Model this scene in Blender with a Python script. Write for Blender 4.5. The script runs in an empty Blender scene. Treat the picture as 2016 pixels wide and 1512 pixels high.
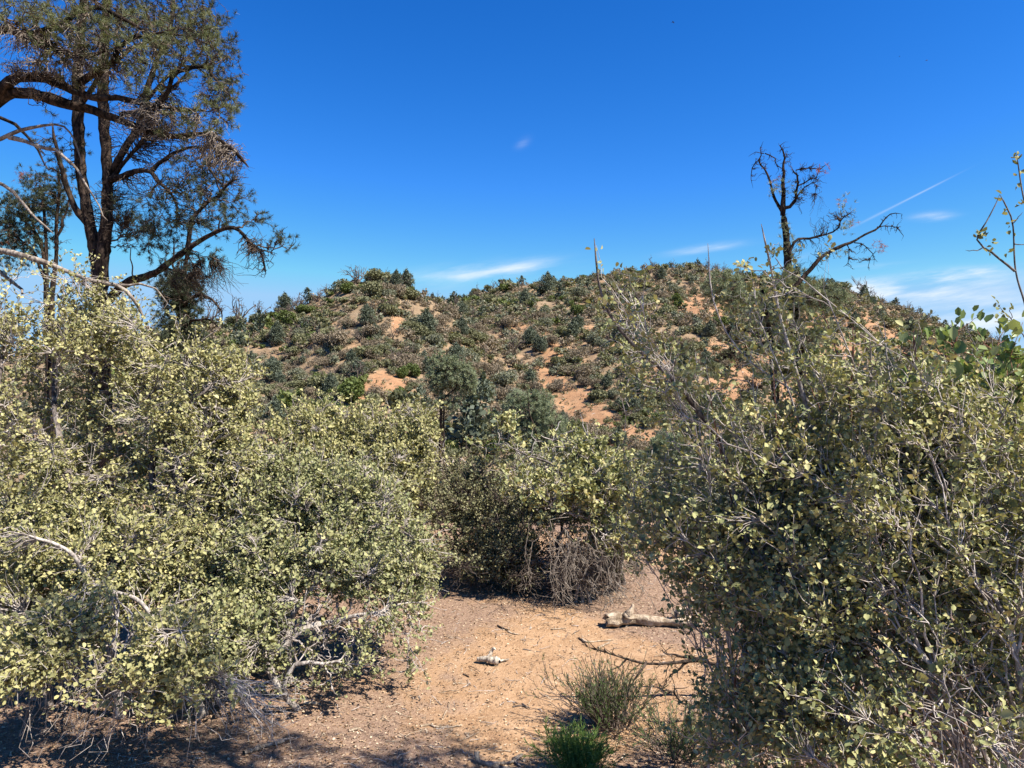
import bpy, math, random
import numpy as np
from mathutils import kdtree

SC = bpy.context.scene
COL = SC.collection
rng = np.random.default_rng(11)
random.seed(11)
R = math.radians

# ------------------------------------------------------------------ camera
F = 1456.0          # focal length in pixels of the 2016 px wide photograph
EYE = 1.6
cam_d = bpy.data.cameras.new('camera')
cam_d.sensor_width = 36.0
cam_d.lens = 36.0 * F / 2016.0
cam_d.clip_start = 0.05
cam_d.clip_end = 6000
cam = bpy.data.objects.new('camera', cam_d)
cam.location = (0, 0, EYE)
cam.rotation_euler = (R(90), 0, 0)
COL.objects.link(cam)
SC.camera = cam

# ------------------------------------------------------------------ sun, sky, exposure
SUN_AZ, SUN_EL = R(116), R(52)      # azimuth measured from the view direction (+Y) towards +X
SUN_DIR = np.array([math.sin(SUN_AZ) * math.cos(SUN_EL), math.cos(SUN_AZ) * math.cos(SUN_EL), math.sin(SUN_EL)])
sun_d = bpy.data.lights.new('sun', 'SUN')
sun_d.energy = 5.0
sun_d.angle = R(0.5)
sun_d.color = (1.0, 0.94, 0.84)
sun = bpy.data.objects.new('sun', sun_d)
sun.rotation_euler = (R(90) - SUN_EL, 0, math.pi - SUN_AZ)
COL.objects.link(sun)
SC.view_settings.view_transform = 'Standard'
SC.view_settings.look = 'None'
SC.view_settings.exposure = 1.15
SC.view_settings.gamma = 1.0
SC.view_settings.use_curve_mapping = False
SC.cycles.max_bounces = 4
SC.cycles.diffuse_bounces = 1
SC.cycles.glossy_bounces = 2
SC.cycles.transmission_bounces = 2


class NT:
    """tiny helper for node trees"""
    def __init__(self, tree):
        self.t = tree

    def n(self, kind, **kw):
        nd = self.t.nodes.new(kind)
        for k, v in kw.items():
            setattr(nd, k, v)
        return nd

    def l(self, a, b):
        self.t.links.new(a, b)

    def put(self, sock, v):
        if hasattr(v, 'is_output'):
            self.l(v, sock)
        else:
            sock.default_value = v

    def m(self, op, a, b=None, c=None, clamp=False):
        nd = self.n('ShaderNodeMath', operation=op, use_clamp=clamp)
        self.put(nd.inputs[0], a)
        if b is not None:
            self.put(nd.inputs[1], b)
        if c is not None:
            self.put(nd.inputs[2], c)
        return nd.outputs[0]

    def mix(self, fac, a, b, blend='MIX'):
        nd = self.n('ShaderNodeMix', data_type='RGBA', blend_type=blend)
        self.put(nd.inputs[0], fac)
        self.put(nd.inputs[6], a)
        self.put(nd.inputs[7], b)
        return nd.outputs[2]

    def noise(self, vec, scale, detail=3.0, rough=0.55, dim='3D'):
        nd = self.n('ShaderNodeTexNoise', noise_dimensions=dim)
        if vec is not None:
            self.l(vec, nd.inputs['Vector'])
        nd.inputs['Scale'].default_value = scale
        nd.inputs['Detail'].default_value = detail
        nd.inputs['Roughness'].default_value = rough
        return nd.outputs['Fac']

    def ramp(self, fac, stops):
        nd = self.n('ShaderNodeValToRGB')
        e = nd.color_ramp.elements
        e[0].position, e[0].color = stops[0][0], col4(stops[0][1])
        e[1].position, e[1].color = stops[-1][0], col4(stops[-1][1])
        for p, c in stops[1:-1]:
            x = e.new(p)
            x.color = col4(c)
        self.put(nd.inputs[0], fac)
        return nd.outputs[0]

    def smooth(self, v, a, b):
        nd = self.n('ShaderNodeMapRange', interpolation_type='SMOOTHSTEP')
        self.put(nd.inputs[0], v)
        nd.inputs[1].default_value = a
        nd.inputs[2].default_value = b
        return nd.outputs[0]


def col4(c):
    if isinstance(c, (int, float)):
        return (c, c, c, 1)
    return (c[0], c[1], c[2], 1)


world = bpy.data.worlds.new('World')
SC.world = world
world.use_nodes = True
W = NT(world.node_tree)
bg = [n for n in world.node_tree.nodes if n.type == 'BACKGROUND'][0]
sky = W.n('ShaderNodeTexSky', sky_type='NISHITA', sun_disc=False)
sky.sun_elevation = SUN_EL
sky.sun_rotation = SUN_AZ
sky.altitude = 1500
sky.air_density = 1.0
sky.dust_density = 0.5
sky.ozone_density = 2.0
hs = W.n('ShaderNodeHueSaturation')
hs.inputs['Hue'].default_value = 0.5
hs.inputs['Saturation'].default_value = 1.35
hs.inputs['Value'].default_value = 1.0
W.l(sky.outputs[0], hs.inputs['Color'])
# deepen the blue the way the phone's camera recorded it
sep = W.n('ShaderNodeSeparateColor')
W.l(hs.outputs[0], sep.inputs[0])
cmb = W.n('ShaderNodeCombineColor')
for k, (a, g) in enumerate(((3.1 * 0.9, 1.42), (2.2 * 0.9, 1.22), (2.3 * 0.92, 1.12))):
    W.l(W.m('MINIMUM', W.m('MULTIPLY', W.m('POWER', W.m('MULTIPLY', sep.outputs[k], 0.1043), g), a / 0.128), (2.6, 4.6, 7.0)[k]), cmb.inputs[k])
# thin cirrus, in sky directions
tc = W.n('ShaderNodeTexCoord')
sx = W.n('ShaderNodeSeparateXYZ')
W.l(tc.outputs['Generated'], sx.inputs[0])
yy = W.m('MAXIMUM', sx.outputs[1], 0.05)
cu = W.m('DIVIDE', sx.outputs[0], yy)
cv = W.m('DIVIDE', sx.outputs[2], yy)
front = W.m('GREATER_THAN', sx.outputs[1], 0.06)
cxyz = W.n('ShaderNodeCombineXYZ')
W.l(W.m('MULTIPLY', cu, 1.0), cxyz.inputs[0])
W.l(W.m('MULTIPLY_ADD', cv, 6.0, W.m('MULTIPLY', cu, -0.9)), cxyz.inputs[1])
wisp = W.smooth(W.noise(cxyz.outputs[0], 5.0, 6.0, 0.6), 0.35, 0.75)


def cloud(px, py, rx, ry, tilt, strength, textured=True):
    u0, v0 = (px - 1008) / F, (756 - py) / F
    c, s = math.cos(tilt), math.sin(tilt)
    du = W.m('SUBTRACT', cu, u0)
    dv = W.m('SUBTRACT', cv, v0)
    a = W.m('DIVIDE', W.m('ADD', W.m('MULTIPLY', du, c), W.m('MULTIPLY', dv, s)), rx / F)
    b = W.m('DIVIDE', W.m('SUBTRACT', W.m('MULTIPLY', dv, c), W.m('MULTIPLY', du, s)), ry / F)
    q = W.m('ADD', W.m('MULTIPLY', a, a), W.m('MULTIPLY', b, b))
    g = W.m('EXPONENT', W.m('MULTIPLY', q, -1.0))
    g = W.m('MULTIPLY', g, strength)
    return W.m('MULTIPLY', g, wisp) if textured else g


cl = None
for args in [(940, 538, 120, 18, 0.10, 1.0), (1030, 525, 60, 10, 0.2, 0.5), (1390, 489, 60, 7, 0.14, 0.8), (1830, 552, 130, 15, 0.05, 1.4),
             (1770, 575, 140, 16, 0.0, 1.5), (1900, 535, 70, 8, 0.08, 1.2), (1836, 427, 34, 8, 0.08, 0.8), (1030, 280, 14, 8, 0.6, 0.22),
             (1720, 525, 50, 5, 0.1, 0.7), (1950, 640, 180, 60, 0.0, 1.1), (1600, 500, 60, 6, 0.35, 0.5)]:
    g = cloud(*args)
    cl = g if cl is None else W.m('ADD', cl, g)
trail = cloud(1812, 380, 62, 1.6, math.atan2(95, 188), 0.30, False)
trail2 = cloud(1725, 424, 50, 2.4, math.atan2(95, 188), 0.16, False)
cl = W.m('ADD', cl, W.m('ADD', trail, trail2))
cl = W.m('MULTIPLY', W.m('MINIMUM', cl, 0.85), front)
skycol = W.mix(cl, cmb.outputs[0], (6.6, 7.2, 7.8, 1))
W.l(skycol, bg.inputs[0])
bg.inputs[1].default_value = 0.062


# ------------------------------------------------------------------ numeric helpers
def P(px, py, d):
    return np.array([(px - 1008) / F * d, d, EYE - (py - 756) / F * d])


def _hash(ix, iy, seed):
    h = (ix * 374761393 + iy * 668265263 + seed * 1442695041) & 0xFFFFFFFF
    h = ((h ^ (h >> 13)) * 1274126177) & 0xFFFFFFFF
    return ((h ^ (h >> 16)) & 0xFFFF) / 65535.0


def vnoise(x, y, seed=0):
    x = np.asarray(x, float)
    y = np.asarray(y, float)
    ix, iy = np.floor(x).astype(np.int64), np.floor(y).astype(np.int64)
    fx, fy = x - ix, y - iy
    fx, fy = fx * fx * (3 - 2 * fx), fy * fy * (3 - 2 * fy)
    a, b = _hash(ix, iy, seed), _hash(ix + 1, iy, seed)
    c, d = _hash(ix, iy + 1, seed), _hash(ix + 1, iy + 1, seed)
    return (a * (1 - fx) + b * fx) * (1 - fy) + (c * (1 - fx) + d * fx) * fy - 0.5


def fbm(x, y, seed=0, octaves=4):
    s, a = 0, 1.0
    for k in range(octaves):
        s = s + a * vnoise(x * 2 ** k, y * 2 ** k, seed + k)
        a *= 0.5
    return s


def norm(v):
    return v / np.maximum(np.linalg.norm(v, axis=-1, keepdims=True), 1e-9)


def sstep(x, a, b):
    t = np.clip((x - a) / (b - a), 0, 1)
    return t * t * (3 - 2 * t)


# ------------------------------------------------------------------ terrain height
RA = [(-900, 820), (-400, 760), (0, 705), (200, 672), (400, 648), (480, 638), (560, 618), (620, 590), (680, 566), (720, 553), (780, 562), (830, 582),
      (880, 607), (950, 655), (1010, 712), (1060, 780), (1120, 850), (1200, 930), (1400, 1000), (2600, 1100)]
RB = [(-900, 900), (300, 800), (600, 700), (760, 630), (860, 603), (930, 583), (1000, 564), (1060, 560), (1100, 558), (1150, 551), (1220, 537), (1300, 527),
      (1390, 530), (1450, 542), (1560, 556), (1650, 571), (1720, 591), (1800, 616), (1870, 651), (1940, 671), (2016, 700), (2300, 780), (2800, 860)]
DA, DB, D0 = 168.0, 262.0, 66.0


def ridge(tab, px, dist):
    xs = [t[0] for t in tab]
    ys = [t[1] for t in tab]
    return EYE + (756 - np.interp(px, xs, ys)) / F * dist


def height(x, y):
    x = np.asarray(x, float)
    y = np.asarray(y, float)
    ys = np.maximum(y, 12.0)
    px = 1008 + F * np.clip(x / ys, -2.0, 2.0)
    # gentle bench by the path, falling away behind the bushes
    near = 0.035 * fbm(x * 0.55, y * 0.55, 3, 3) * 2 + 0.02 * fbm(x * 3, y * 3, 5, 2)
    near = near - 0.27 * np.maximum(y - 7.5, 0) * sstep(y, 7.5, 12)
    valley = -0.27 * 58.5 + 0 * x
    out = np.where(y < 66, near, valley)
    far = y > 40

    def hill(tab, dr, k):
        h = ridge(tab, px, dr)
        t = (y - D0) / (dr - D0)
        base = -15.0
        up = base + (h - base) * (np.clip(t, 0, 1) ** k)
        down = h - np.maximum(y - dr, 0) * 0.30
        return np.where(y < dr, up, down)
    g = fbm(x / 34.0 + 7, y / 120.0, 21, 3)
    gul = -np.abs(g) * 9.0 * sstep(y, 80, 130)
    ha = hill(RA, DA, 1.0)
    hb = hill(RB, DB, 1.0)
    fade_a = sstep(np.abs(y - DA), 0, 45)
    fade_b = sstep(np.abs(y - DB), 0, 60)
    ha = ha + gul * 0.5 * fade_a + 1.2 * fbm(x / 9, y / 9, 31, 3) * fade_a
    hb = hb + gul * fade_b + 1.8 * fbm(x / 12, y / 12, 41, 3) * fade_b
    kk = 1.6
    mx = np.maximum(ha, hb)
    hh = mx + kk * np.log(np.exp(np.clip((ha - mx) / kk, -30, 0)) + np.exp(np.clip((hb - mx) / kk, -30, 0)))
    hh = np.maximum(hh, -40)
    out = np.where(far, np.maximum(out, hh) if False else np.where(y < 66, out * (1 - sstep(y, 56, 66)) + sstep(y, 56, 66) * np.maximum(hh, -17), np.maximum(hh, -17)), out)
    # behind and beside the camera the bench stays level
    side = sstep(np.abs(x), 60, 300) * sstep(-y, -60, 0)
    return out * (1 - side)


def gz(x, y):
    return float(height(np.array([x]), np.array([y]))[0])


# ------------------------------------------------------------------ mesh helpers
def make_mesh(name, V, Q, mats, tint=None, smooth=False, mat_idx=None, extra=None):
    """V (n,3), Q (m,4) or (m,3) faces; tint per vertex"""
    me = bpy.data.meshes.new(name)
    V = np.ascontiguousarray(V, dtype=np.float32)
    Q = np.ascontiguousarray(Q, dtype=np.int32)
    k = Q.shape[1]
    me.vertices.add(len(V))
    me.vertices.foreach_set('co', V.ravel())
    me.loops.add(Q.size)
    me.loops.foreach_set('vertex_index', Q.ravel())
    me.polygons.add(len(Q))
    me.polygons.foreach_set('loop_start', np.arange(0, Q.size, k, dtype=np.int32))
    if smooth:
        me.polygons.foreach_set('use_smooth', np.ones(len(Q), dtype=bool))
    if mat_idx is not None:
        me.polygons.foreach_set('material_index', np.ascontiguousarray(mat_idx, dtype=np.int32))
    me.update(calc_edges=True)
    if tint is not None:
        a = me.attributes.new('tint', 'FLOAT', 'POINT')
        a.data.foreach_set('value', np.ascontiguousarray(tint, dtype=np.float32))
    if extra:
        for kx, vx in extra.items():
            a = me.attributes.new(kx, 'FLOAT', 'POINT')
            a.data.foreach_set('value', np.ascontiguousarray(vx, dtype=np.float32))
    for m in (mats if isinstance(mats, (list, tuple)) else [mats]):
        me.materials.append(m)
    return me


def link(name, me, parent=None, loc=None):
    o = bpy.data.objects.new(name, me)
    COL.objects.link(o)
    if loc is not None:
        o.location = loc
    if parent is not None:
        o.parent = parent
    return o


def thing(name, label, cat, loc=(0, 0, 0), group=None):
    o = bpy.data.objects.new(name, None)
    o.empty_display_size = 0.2
    COL.objects.link(o)
    o.location = loc
    return tag(o, label, cat, group)


def tag(o, label=None, cat=None, group=None, kind=None):
    if label:
        o['label'] = label
    if cat:
        o['category'] = cat
    if group:
        o['group'] = group
    if kind:
        o['kind'] = kind
    return o


class Geo:
    """collects quads"""
    def __init__(self):
        self.V, self.Q, self.T, self.n = [], [], [], 0

    def add(self, V, Q, t=None):
        self.V.append(V)
        self.Q.append(Q + self.n)
        self.T.append(np.full(len(V), 0.5) if t is None else t)
        self.n += len(V)

    def mesh(self, name, mats, smooth=False):
        return make_mesh(name, np.concatenate(self.V), np.concatenate(self.Q), mats, np.concatenate(self.T), smooth)

    def empty(self):
        return self.n == 0


def tubes(Pp, Rr, sides, bump=0.0, cap=False):
    """Pp (M,N,3) paths, Rr (M,N) radii -> V, Q"""
    M, N, _ = Pp.shape
    T = np.empty_like(Pp)
    T[:, 1:-1] = Pp[:, 2:] - Pp[:, :-2]
    T[:, 0] = Pp[:, 1] - Pp[:, 0]
    T[:, -1] = Pp[:, -1] - Pp[:, -2]
    T = norm(T)
    main = norm(Pp[:, -1] - Pp[:, 0])
    ref = np.where(np.abs(main[:, 2:3]) > 0.8, np.array([[1.0, 0, 0]]), np.array([[0, 0, 1.0]]))[:, None, :]
    A = norm(np.cross(T, ref))
    B = np.cross(T, A)
    ang = np.arange(sides) * 2 * math.pi / sides
    ca, sa = np.cos(ang), np.sin(ang)
    rr = Rr[:, :, None] * (1 + bump * rng.uniform(-1, 1, (M, N, sides))) if bump else np.repeat(Rr[:, :, None], sides, 2)
    V = Pp[:, :, None, :] + rr[..., None] * (A[:, :, None, :] * ca[None, None, :, None] + B[:, :, None, :] * sa[None, None, :, None])
    V = V.reshape(-1, 3)
    m = np.arange(M)[:, None, None] * (N * sides)
    i = np.arange(N - 1)[None, :, None] * sides
    j = np.arange(sides)[None, None, :]
    j2 = (j + 1) % sides
    Q = np.stack([m + i + j, m + i + j2, m + i + sides + j2, m + i + sides + j], -1).reshape(-1, 4)
    return V, Q


def catmull(pts, n):
    pts = np.asarray(pts, float)
    if len(pts) == 2:
        t = np.linspace(0, 1, n)[:, None]
        return pts[0] * (1 - t) + pts[1] * t
    p = np.vstack([2 * pts[0] - pts[1], pts, 2 * pts[-1] - pts[-2]])
    seg = np.linalg.norm(np.diff(pts, axis=0), axis=1)
    s = np.concatenate([[0], np.cumsum(seg)])
    u = np.linspace(0, s[-1], n)
    k = np.clip(np.searchsorted(s, u, 'right') - 1, 0, len(pts) - 2)
    t = ((u - s[k]) / np.maximum(seg[k], 1e-9))[:, None]
    a, b, c, d = p[k], p[k + 1], p[k + 2], p[k + 3]
    return 0.5 * (2 * b + (c - a) * t + (2 * a - 5 * b + 4 * c - d) * t ** 2 + (3 * b - a - 3 * c + d) * t ** 3)


def wobble(n, amp, freq=2.0):
    t = np.linspace(0, 1, n)
    out = np.zeros((n, 3))
    for k in range(1, 5):
        ph = rng.uniform(0, 6.28, 3)
        out += rng.normal(0, 1, 3)[None] * np.sin(t[:, None] * freq * k * 3.1 + ph) / k
    return out * amp


def px_path(pts):
    """[(px,py,d), ...] -> world points"""
    return [P(*p) for p in pts]


def limb_geo(pts, r0, r1, sides=8, step=0.06, wob=0.01, bump=0.12, power=1.0):
    pts = np.asarray(pts, float)
    L = np.linalg.norm(np.diff(pts, axis=0), axis=1).sum()
    n = max(6, int(L / step))
    p = catmull(pts, n)
    w = wobble(n, wob)
    w *= np.minimum(np.linspace(0, 4, n), 1)[:, None]
    p = p + w
    t = np.linspace(0, 1, n)
    r = r0 + (r1 - r0) * t ** power
    r = r * (1 + 0.10 * np.sin(t * 23 + rng.uniform(0, 6)) * rng.uniform(0.3, 1))
    r[-1] *= 0.4
    V, Q = tubes(p[None], r[None], sides, bump)
    return V, Q, p, r


class Skel:
    """nodes that branches may spring from"""
    def __init__(self):
        self.p, self.t, self.r = [], [], []

    def add(self, p, r):
        """p (N,3)"""
        d = np.gradient(p, axis=0)
        self.p.append(p)
        self.t.append(norm(d))
        self.r.append(r)

    def arrays(self):
        return np.concatenate(self.p), np.concatenate(self.t), np.concatenate(self.r)

    def attach(self, T, straight=0.6, k=10):
        p, t, r = self.arrays()
        kd = kdtree.KDTree(len(p))
        for i, q in enumerate(p):
            kd.insert(q, i)
        kd.balance()
        idx = np.empty(len(T), int)
        for j, q in enumerate(T):
            best, bi = 1e9, 0
            for co, i, d in kd.find_n(q, k):
                v = q - p[i]
                c = d * (1 + straight * (1 - float(v @ t[i]) / max(d, 1e-6)))
                if c < best:
                    best, bi = c, i
            idx[j] = bi
        return p[idx], t[idx], r[idx]


def branches(A, tA, T, n, sag=0.0, wob=0.08):
    """bezier paths from A (direction tA) to T"""
    D = T - A
    L = np.linalg.norm(D, axis=1, keepdims=True)
    up = np.array([[0, 0, 1.0]])
    c1 = A + L * 0.38 * norm(norm(D) * 0.7 + tA * 0.6 + rng.normal(0, 0.22, A.shape))
    c2 = T - L * 0.30 * norm(norm(D) + up * 0.25 * (1 - 2 * sag) + rng.normal(0, 0.35, A.shape))
    t = np.linspace(0, 1, n)[None, :, None]
    Pp = (1 - t) ** 3 * A[:, None] + 3 * (1 - t) ** 2 * t * c1[:, None] + 3 * (1 - t) * t * t * c2[:, None] + t ** 3 * T[:, None]
    if wob:
        w = rng.normal(0, 1, Pp.shape) * L[:, None] * wob * 0.5
        w[:, 0] = 0
        Pp = Pp + w
    return Pp


def sample_blobs(blobs, n, shell=2.4, floor=0.04, clumpy=0.0):
    """blobs: (centre, (rx,ry,rz), weight)"""
    wts = np.array([b[2] * (b[1][0] * b[1][1] * b[1][2]) ** 0.75 for b in blobs])
    pick = rng.choice(len(blobs), size=int(n * (2.8 if clumpy else 1.15)), p=wts / wts.sum())
    C = np.array([b[0] for b in blobs])[pick]
    S = np.array([b[1] for b in blobs])[pick]
    d = norm(rng.normal(0, 1, (len(pick), 3)))
    r = rng.uniform(0, 1, (len(pick), 1)) ** (1 / shell)
    T = C + d * r * S
    ok = T[:, 2] > height(T[:, 0], T[:, 1]) + floor
    if clumpy:
        f = clumpy
        q = vnoise(T[:, 0] * f, T[:, 2] * f, 91) + vnoise(T[:, 1] * f + 7, T[:, 2] * f + 3, 92) + 0.6 * vnoise(T[:, 0] * f * 2.3, T[:, 1] * f * 2.3 + T[:, 2] * 5, 93)
        ok &= q > rng.uniform(-0.20, 0.28, len(q))
    return T[ok][:n]


def blob(px, py, d, rx, ry, rd, w=1.0):
    """ellipsoid given by image position and distance"""
    return (P(px, py, d), (rx / F * d, rd, ry / F * d), w)


LEAF_OAK = np.array([[0, 0], [-0.30, 0.30], [-0.36, 0.72], [0, 1.0], [0.36, 0.72], [0.30, 0.30]])
LEAF_ROUND = np.array([[0, 0], [-0.34, 0.28], [-0.34, 0.70], [0, 1.0], [0.34, 0.70], [0.34, 0.28]])


def leaves(pos, axis, nrm, size, shape=LEAF_OAK, fold=0.22):
    """two folded quads per leaf"""
    n = len(pos)
    axis = norm(axis)
    side = norm(np.cross(axis, nrm))
    up = np.cross(side, axis)
    sx, sy = shape[:, 0], shape[:, 1]
    w = size[:, None, None]
    asp = rng.uniform(0.8, 1.15, (n, 1, 1))
    curl = rng.uniform(-0.25, 0.25, (n, 1, 1))
    V = pos[:, None, :] + w * (side[:, None, :] * sx[None, :, None] * asp + axis[:, None, :] * sy[None, :, None]
                               + up[:, None, :] * (np.abs(sx)[None, :, None] * fold * 2 + curl * (sy ** 2)[None, :, None]))
    b = np.arange(n)[:, None] * 6
    Q = np.concatenate([b + np.array([[0, 1, 2, 3]]), b + np.array([[3, 4, 5, 0]])], 0)
    return V.reshape(-1, 3), Q


def flakes(pos, axis, nrm, size):
    """one diamond shaped quad per leaf clump"""
    axis = norm(axis)
    side = norm(np.cross(axis, nrm))
    L = size[:, None]
    V = np.stack([pos - axis * L * 0.5, pos + side * L * 0.42, pos + axis * L * 0.5, pos - side * L * 0.42], 1)
    return V.reshape(-1, 3), np.arange(len(pos))[:, None] * 4 + np.arange(4)[None]


def needles(pos, axis, length, width):
    n = len(pos)
    axis = norm(axis)
    side = norm(np.cross(axis, rng.normal(0, 1, (n, 3))))
    L = length[:, None]
    w = width if np.ndim(width) == 0 else width[:, None]
    V = np.stack([pos - side * w * 0.5, pos + side * w * 0.5, pos + axis * L + side * w * 0.22, pos + axis * L - side * w * 0.22], 1)
    Q = np.arange(n)[:, None] * 4 + np.arange(4)[None]
    return V.reshape(-1, 3), Q


def along(Pp, ts):
    """Pp (M,N,3), ts (M,K) in 0..1 -> points (M,K,3), tangents"""
    M, N, _ = Pp.shape
    x = np.clip(ts, 0, 0.9999) * (N - 1)
    i = x.astype(int)
    f = (x - i)[..., None]
    m = np.arange(M)[:, None]
    a, b = Pp[m, i], Pp[m, i + 1]
    return a + (b - a) * f, norm(b - a)


# ------------------------------------------------------------------ materials
def leaf_mat(name, cols, trans=0.35, rough=0.5, spec=0.35, tcol=(1.25, 1.2, 0.6), gain=1.0):
    m = bpy.data.materials.new(name)
    m.use_nodes = True
    t = NT(m.node_tree)
    m.node_tree.nodes.clear()
    out = t.n('ShaderNodeOutputMaterial')
    at = t.n('ShaderNodeAttribute', attribute_name='tint')
    cols = [tuple(v * gain for v in k) for k in cols]
    c = t.ramp(at.outputs['Fac'], [(i / (len(cols) - 1), k) for i, k in enumerate(cols)])
    bs = t.n('ShaderNodeBsdfPrincipled')
    t.l(c, bs.inputs['Base Color'])
    bs.inputs['Roughness'].default_value = rough
    bs.inputs['Specular IOR Level'].default_value = spec
    tr = t.n('ShaderNodeBsdfTranslucent')
    tcn = t.mix(1.0, c, (tcol[0], tcol[1], tcol[2], 1), 'MULTIPLY')
    t.l(tcn, tr.inputs[0])
    mx = t.n('ShaderNodeMixShader')
    mx.inputs[0].default_value = trans
    t.l(bs.outputs[0], mx.inputs[1])
    t.l(tr.outputs[0], mx.inputs[2])
    t.l(mx.outputs[0], out.inputs[0])
    return m


def bark_mat(name, dark, light, scale=18.0, stretch=0.25, bump=0.5, rough=0.9, thr=(0.4, 0.62)):
    m = bpy.data.materials.new(name)
    m.use_nodes = True
    t = NT(m.node_tree)
    bs = [n for n in m.node_tree.nodes if n.type == 'BSDF_PRINCIPLED'][0]
    tcn = t.n('ShaderNodeTexCoord')
    mp = t.n('ShaderNodeMapping')
    t.l(tcn.outputs['Object'], mp.inputs[0])
    mp.inputs['Scale'].default_value = (1, 1, stretch)
    f = t.noise(mp.outputs[0], scale, 5.0, 0.65)
    g = t.noise(tcn.outputs['Object'], scale * 0.16, 2.0)
    k = t.smooth(t.m('ADD', t.m('MULTIPLY', f, 0.75), t.m('MULTIPLY', g, 0.25)), thr[0], thr[1])
    t.l(t.mix(k, col4(dark), col4(light)), bs.inputs['Base Color'])
    bs.inputs['Roughness'].default_value = rough
    bs.inputs['Specular IOR Level'].default_value = 0.05
    bp = t.n('ShaderNodeBump')
    bp.inputs['Strength'].default_value = bump
    bp.inputs['Distance'].default_value = 0.02
    t.l(f, bp.inputs['Height'])
    t.l(bp.outputs[0], bs.inputs['Normal'])
    return m


M_OAK = leaf_mat('oak_leaf_olive', [(0.095, 0.10, 0.046), (0.165, 0.158, 0.070), (0.225, 0.208, 0.094), (0.29, 0.26, 0.122)], 0.14, 0.6, 0.15, gain=1.75)
M_OAK2 = leaf_mat('oak_leaf_grey_green', [(0.095, 0.106, 0.050), (0.15, 0.155, 0.072), (0.20, 0.193, 0.092), (0.26, 0.24, 0.115)], 0.14, 0.6, 0.15, gain=1.7)
M_OAKR = leaf_mat('oak_leaf_yellow_green', [(0.077, 0.088, 0.040), (0.13, 0.133, 0.058), (0.18, 0.17, 0.078), (0.255, 0.217, 0.108)], 0.16, 0.6, 0.15, gain=2.2)
M_SMALL = leaf_mat('small_leaf_brown_green', [(0.075, 0.08, 0.042), (0.12, 0.12, 0.062), (0.15, 0.14, 0.075), (0.165, 0.14, 0.085)], 0.12, 0.6, 0.15, gain=1.7)
M_MANZ = leaf_mat('manzanita_leaf', [(0.06, 0.105, 0.035), (0.11, 0.15, 0.05), (0.18, 0.21, 0.085), (0.24, 0.26, 0.12)], 0.25, 0.45, 0.4, gain=1.6)
M_NEEDLE = leaf_mat('pine_needle_olive', [(0.05, 0.062, 0.03), (0.085, 0.10, 0.045), (0.13, 0.14, 0.06), (0.19, 0.17, 0.085)], 0.2, 0.5, 0.3, gain=1.4)
M_NEEDLE_D = leaf_mat('pine_needle_dark', [(0.025, 0.036, 0.02), (0.045, 0.06, 0.032), (0.07, 0.085, 0.045), (0.11, 0.11, 0.06)], 0.15, 0.5, 0.3)
M_NEEDLE_G = leaf_mat('pine_needle_grey_green', [(0.08, 0.10, 0.06), (0.12, 0.14, 0.082), (0.165, 0.185, 0.11), (0.21, 0.22, 0.13)], 0.12, 0.6, 0.15, gain=1.7)
M_NEEDLE_RED = leaf_mat('dead_needle_red', [(0.22, 0.08, 0.05), (0.32, 0.13, 0.08), (0.38, 0.17, 0.11)], 0.3, 0.6, 0.2, (1.2, 0.8, 0.7))
M_BROOM = leaf_mat('broom_leaf', [(0.035, 0.06, 0.02), (0.06, 0.095, 0.028), (0.09, 0.13, 0.04), (0.13, 0.15, 0.06)], 0.2, 0.5, 0.3, gain=1.3)
M_BROOM_B = leaf_mat('fresh_broom_leaf', [(0.07, 0.13, 0.025), (0.11, 0.19, 0.04), (0.16, 0.24, 0.07), (0.27, 0.29, 0.13)], 0.3, 0.5, 0.3)
M_LITTER = leaf_mat('dry_leaf', [(0.16, 0.09, 0.05), (0.30, 0.19, 0.11), (0.42, 0.30, 0.19), (0.56, 0.45, 0.32)], 0.1, 0.7, 0.2)
M_HILL_GREEN = leaf_mat('hill_shrub_green', [(0.035, 0.046, 0.014), (0.055, 0.072, 0.02), (0.078, 0.095, 0.028), (0.10, 0.11, 0.04)], 0.2, 0.6, 0.2, gain=1.7)
M_HILL_OLIVE = leaf_mat('hill_shrub_olive', [(0.05, 0.052, 0.028), (0.078, 0.08, 0.042), (0.105, 0.102, 0.054), (0.13, 0.12, 0.066)], 0.2, 0.6, 0.2, gain=1.95)
M_HILL_GREY = leaf_mat('hill_shrub_grey', [(0.058, 0.062, 0.042), (0.085, 0.09, 0.06), (0.115, 0.115, 0.078), (0.15, 0.14, 0.095)], 0.2, 0.6, 0.2, gain=1.95)
M_HILL_BROWN = leaf_mat('hill_shrub_brown', [(0.06, 0.048, 0.034), (0.095, 0.077, 0.054), (0.125, 0.10, 0.072), (0.16, 0.13, 0.095)], 0.15, 0.7, 0.1, gain=2.1)
M_HILL_PINE = leaf_mat('hill_pine_dark', [(0.034, 0.042, 0.03), (0.055, 0.066, 0.046), (0.075, 0.086, 0.058), (0.10, 0.11, 0.075)], 0.15, 0.6, 0.2, gain=1.7)
M_STEM = bark_mat('oak_bark_grey', (0.19, 0.16, 0.14), (0.52, 0.47, 0.42), 60, 0.5, 0.3)
M_STEM_D = bark_mat('oak_bark_dark', (0.045, 0.036, 0.032), (0.20, 0.17, 0.15), 40, 0.4, 0.5)
M_TWIG = bark_mat('grey_twig', (0.24, 0.20, 0.175), (0.56, 0.50, 0.45), 45, 1, 0.2)
M_TWIG_RED = bark_mat('red_brown_twig', (0.14, 0.06, 0.04), (0.33, 0.19, 0.13), 45, 1, 0.2)
M_TWIG_B = bark_mat('brown_twig', (0.07, 0.052, 0.042), (0.20, 0.16, 0.135), 45, 1, 0.2)
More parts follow.
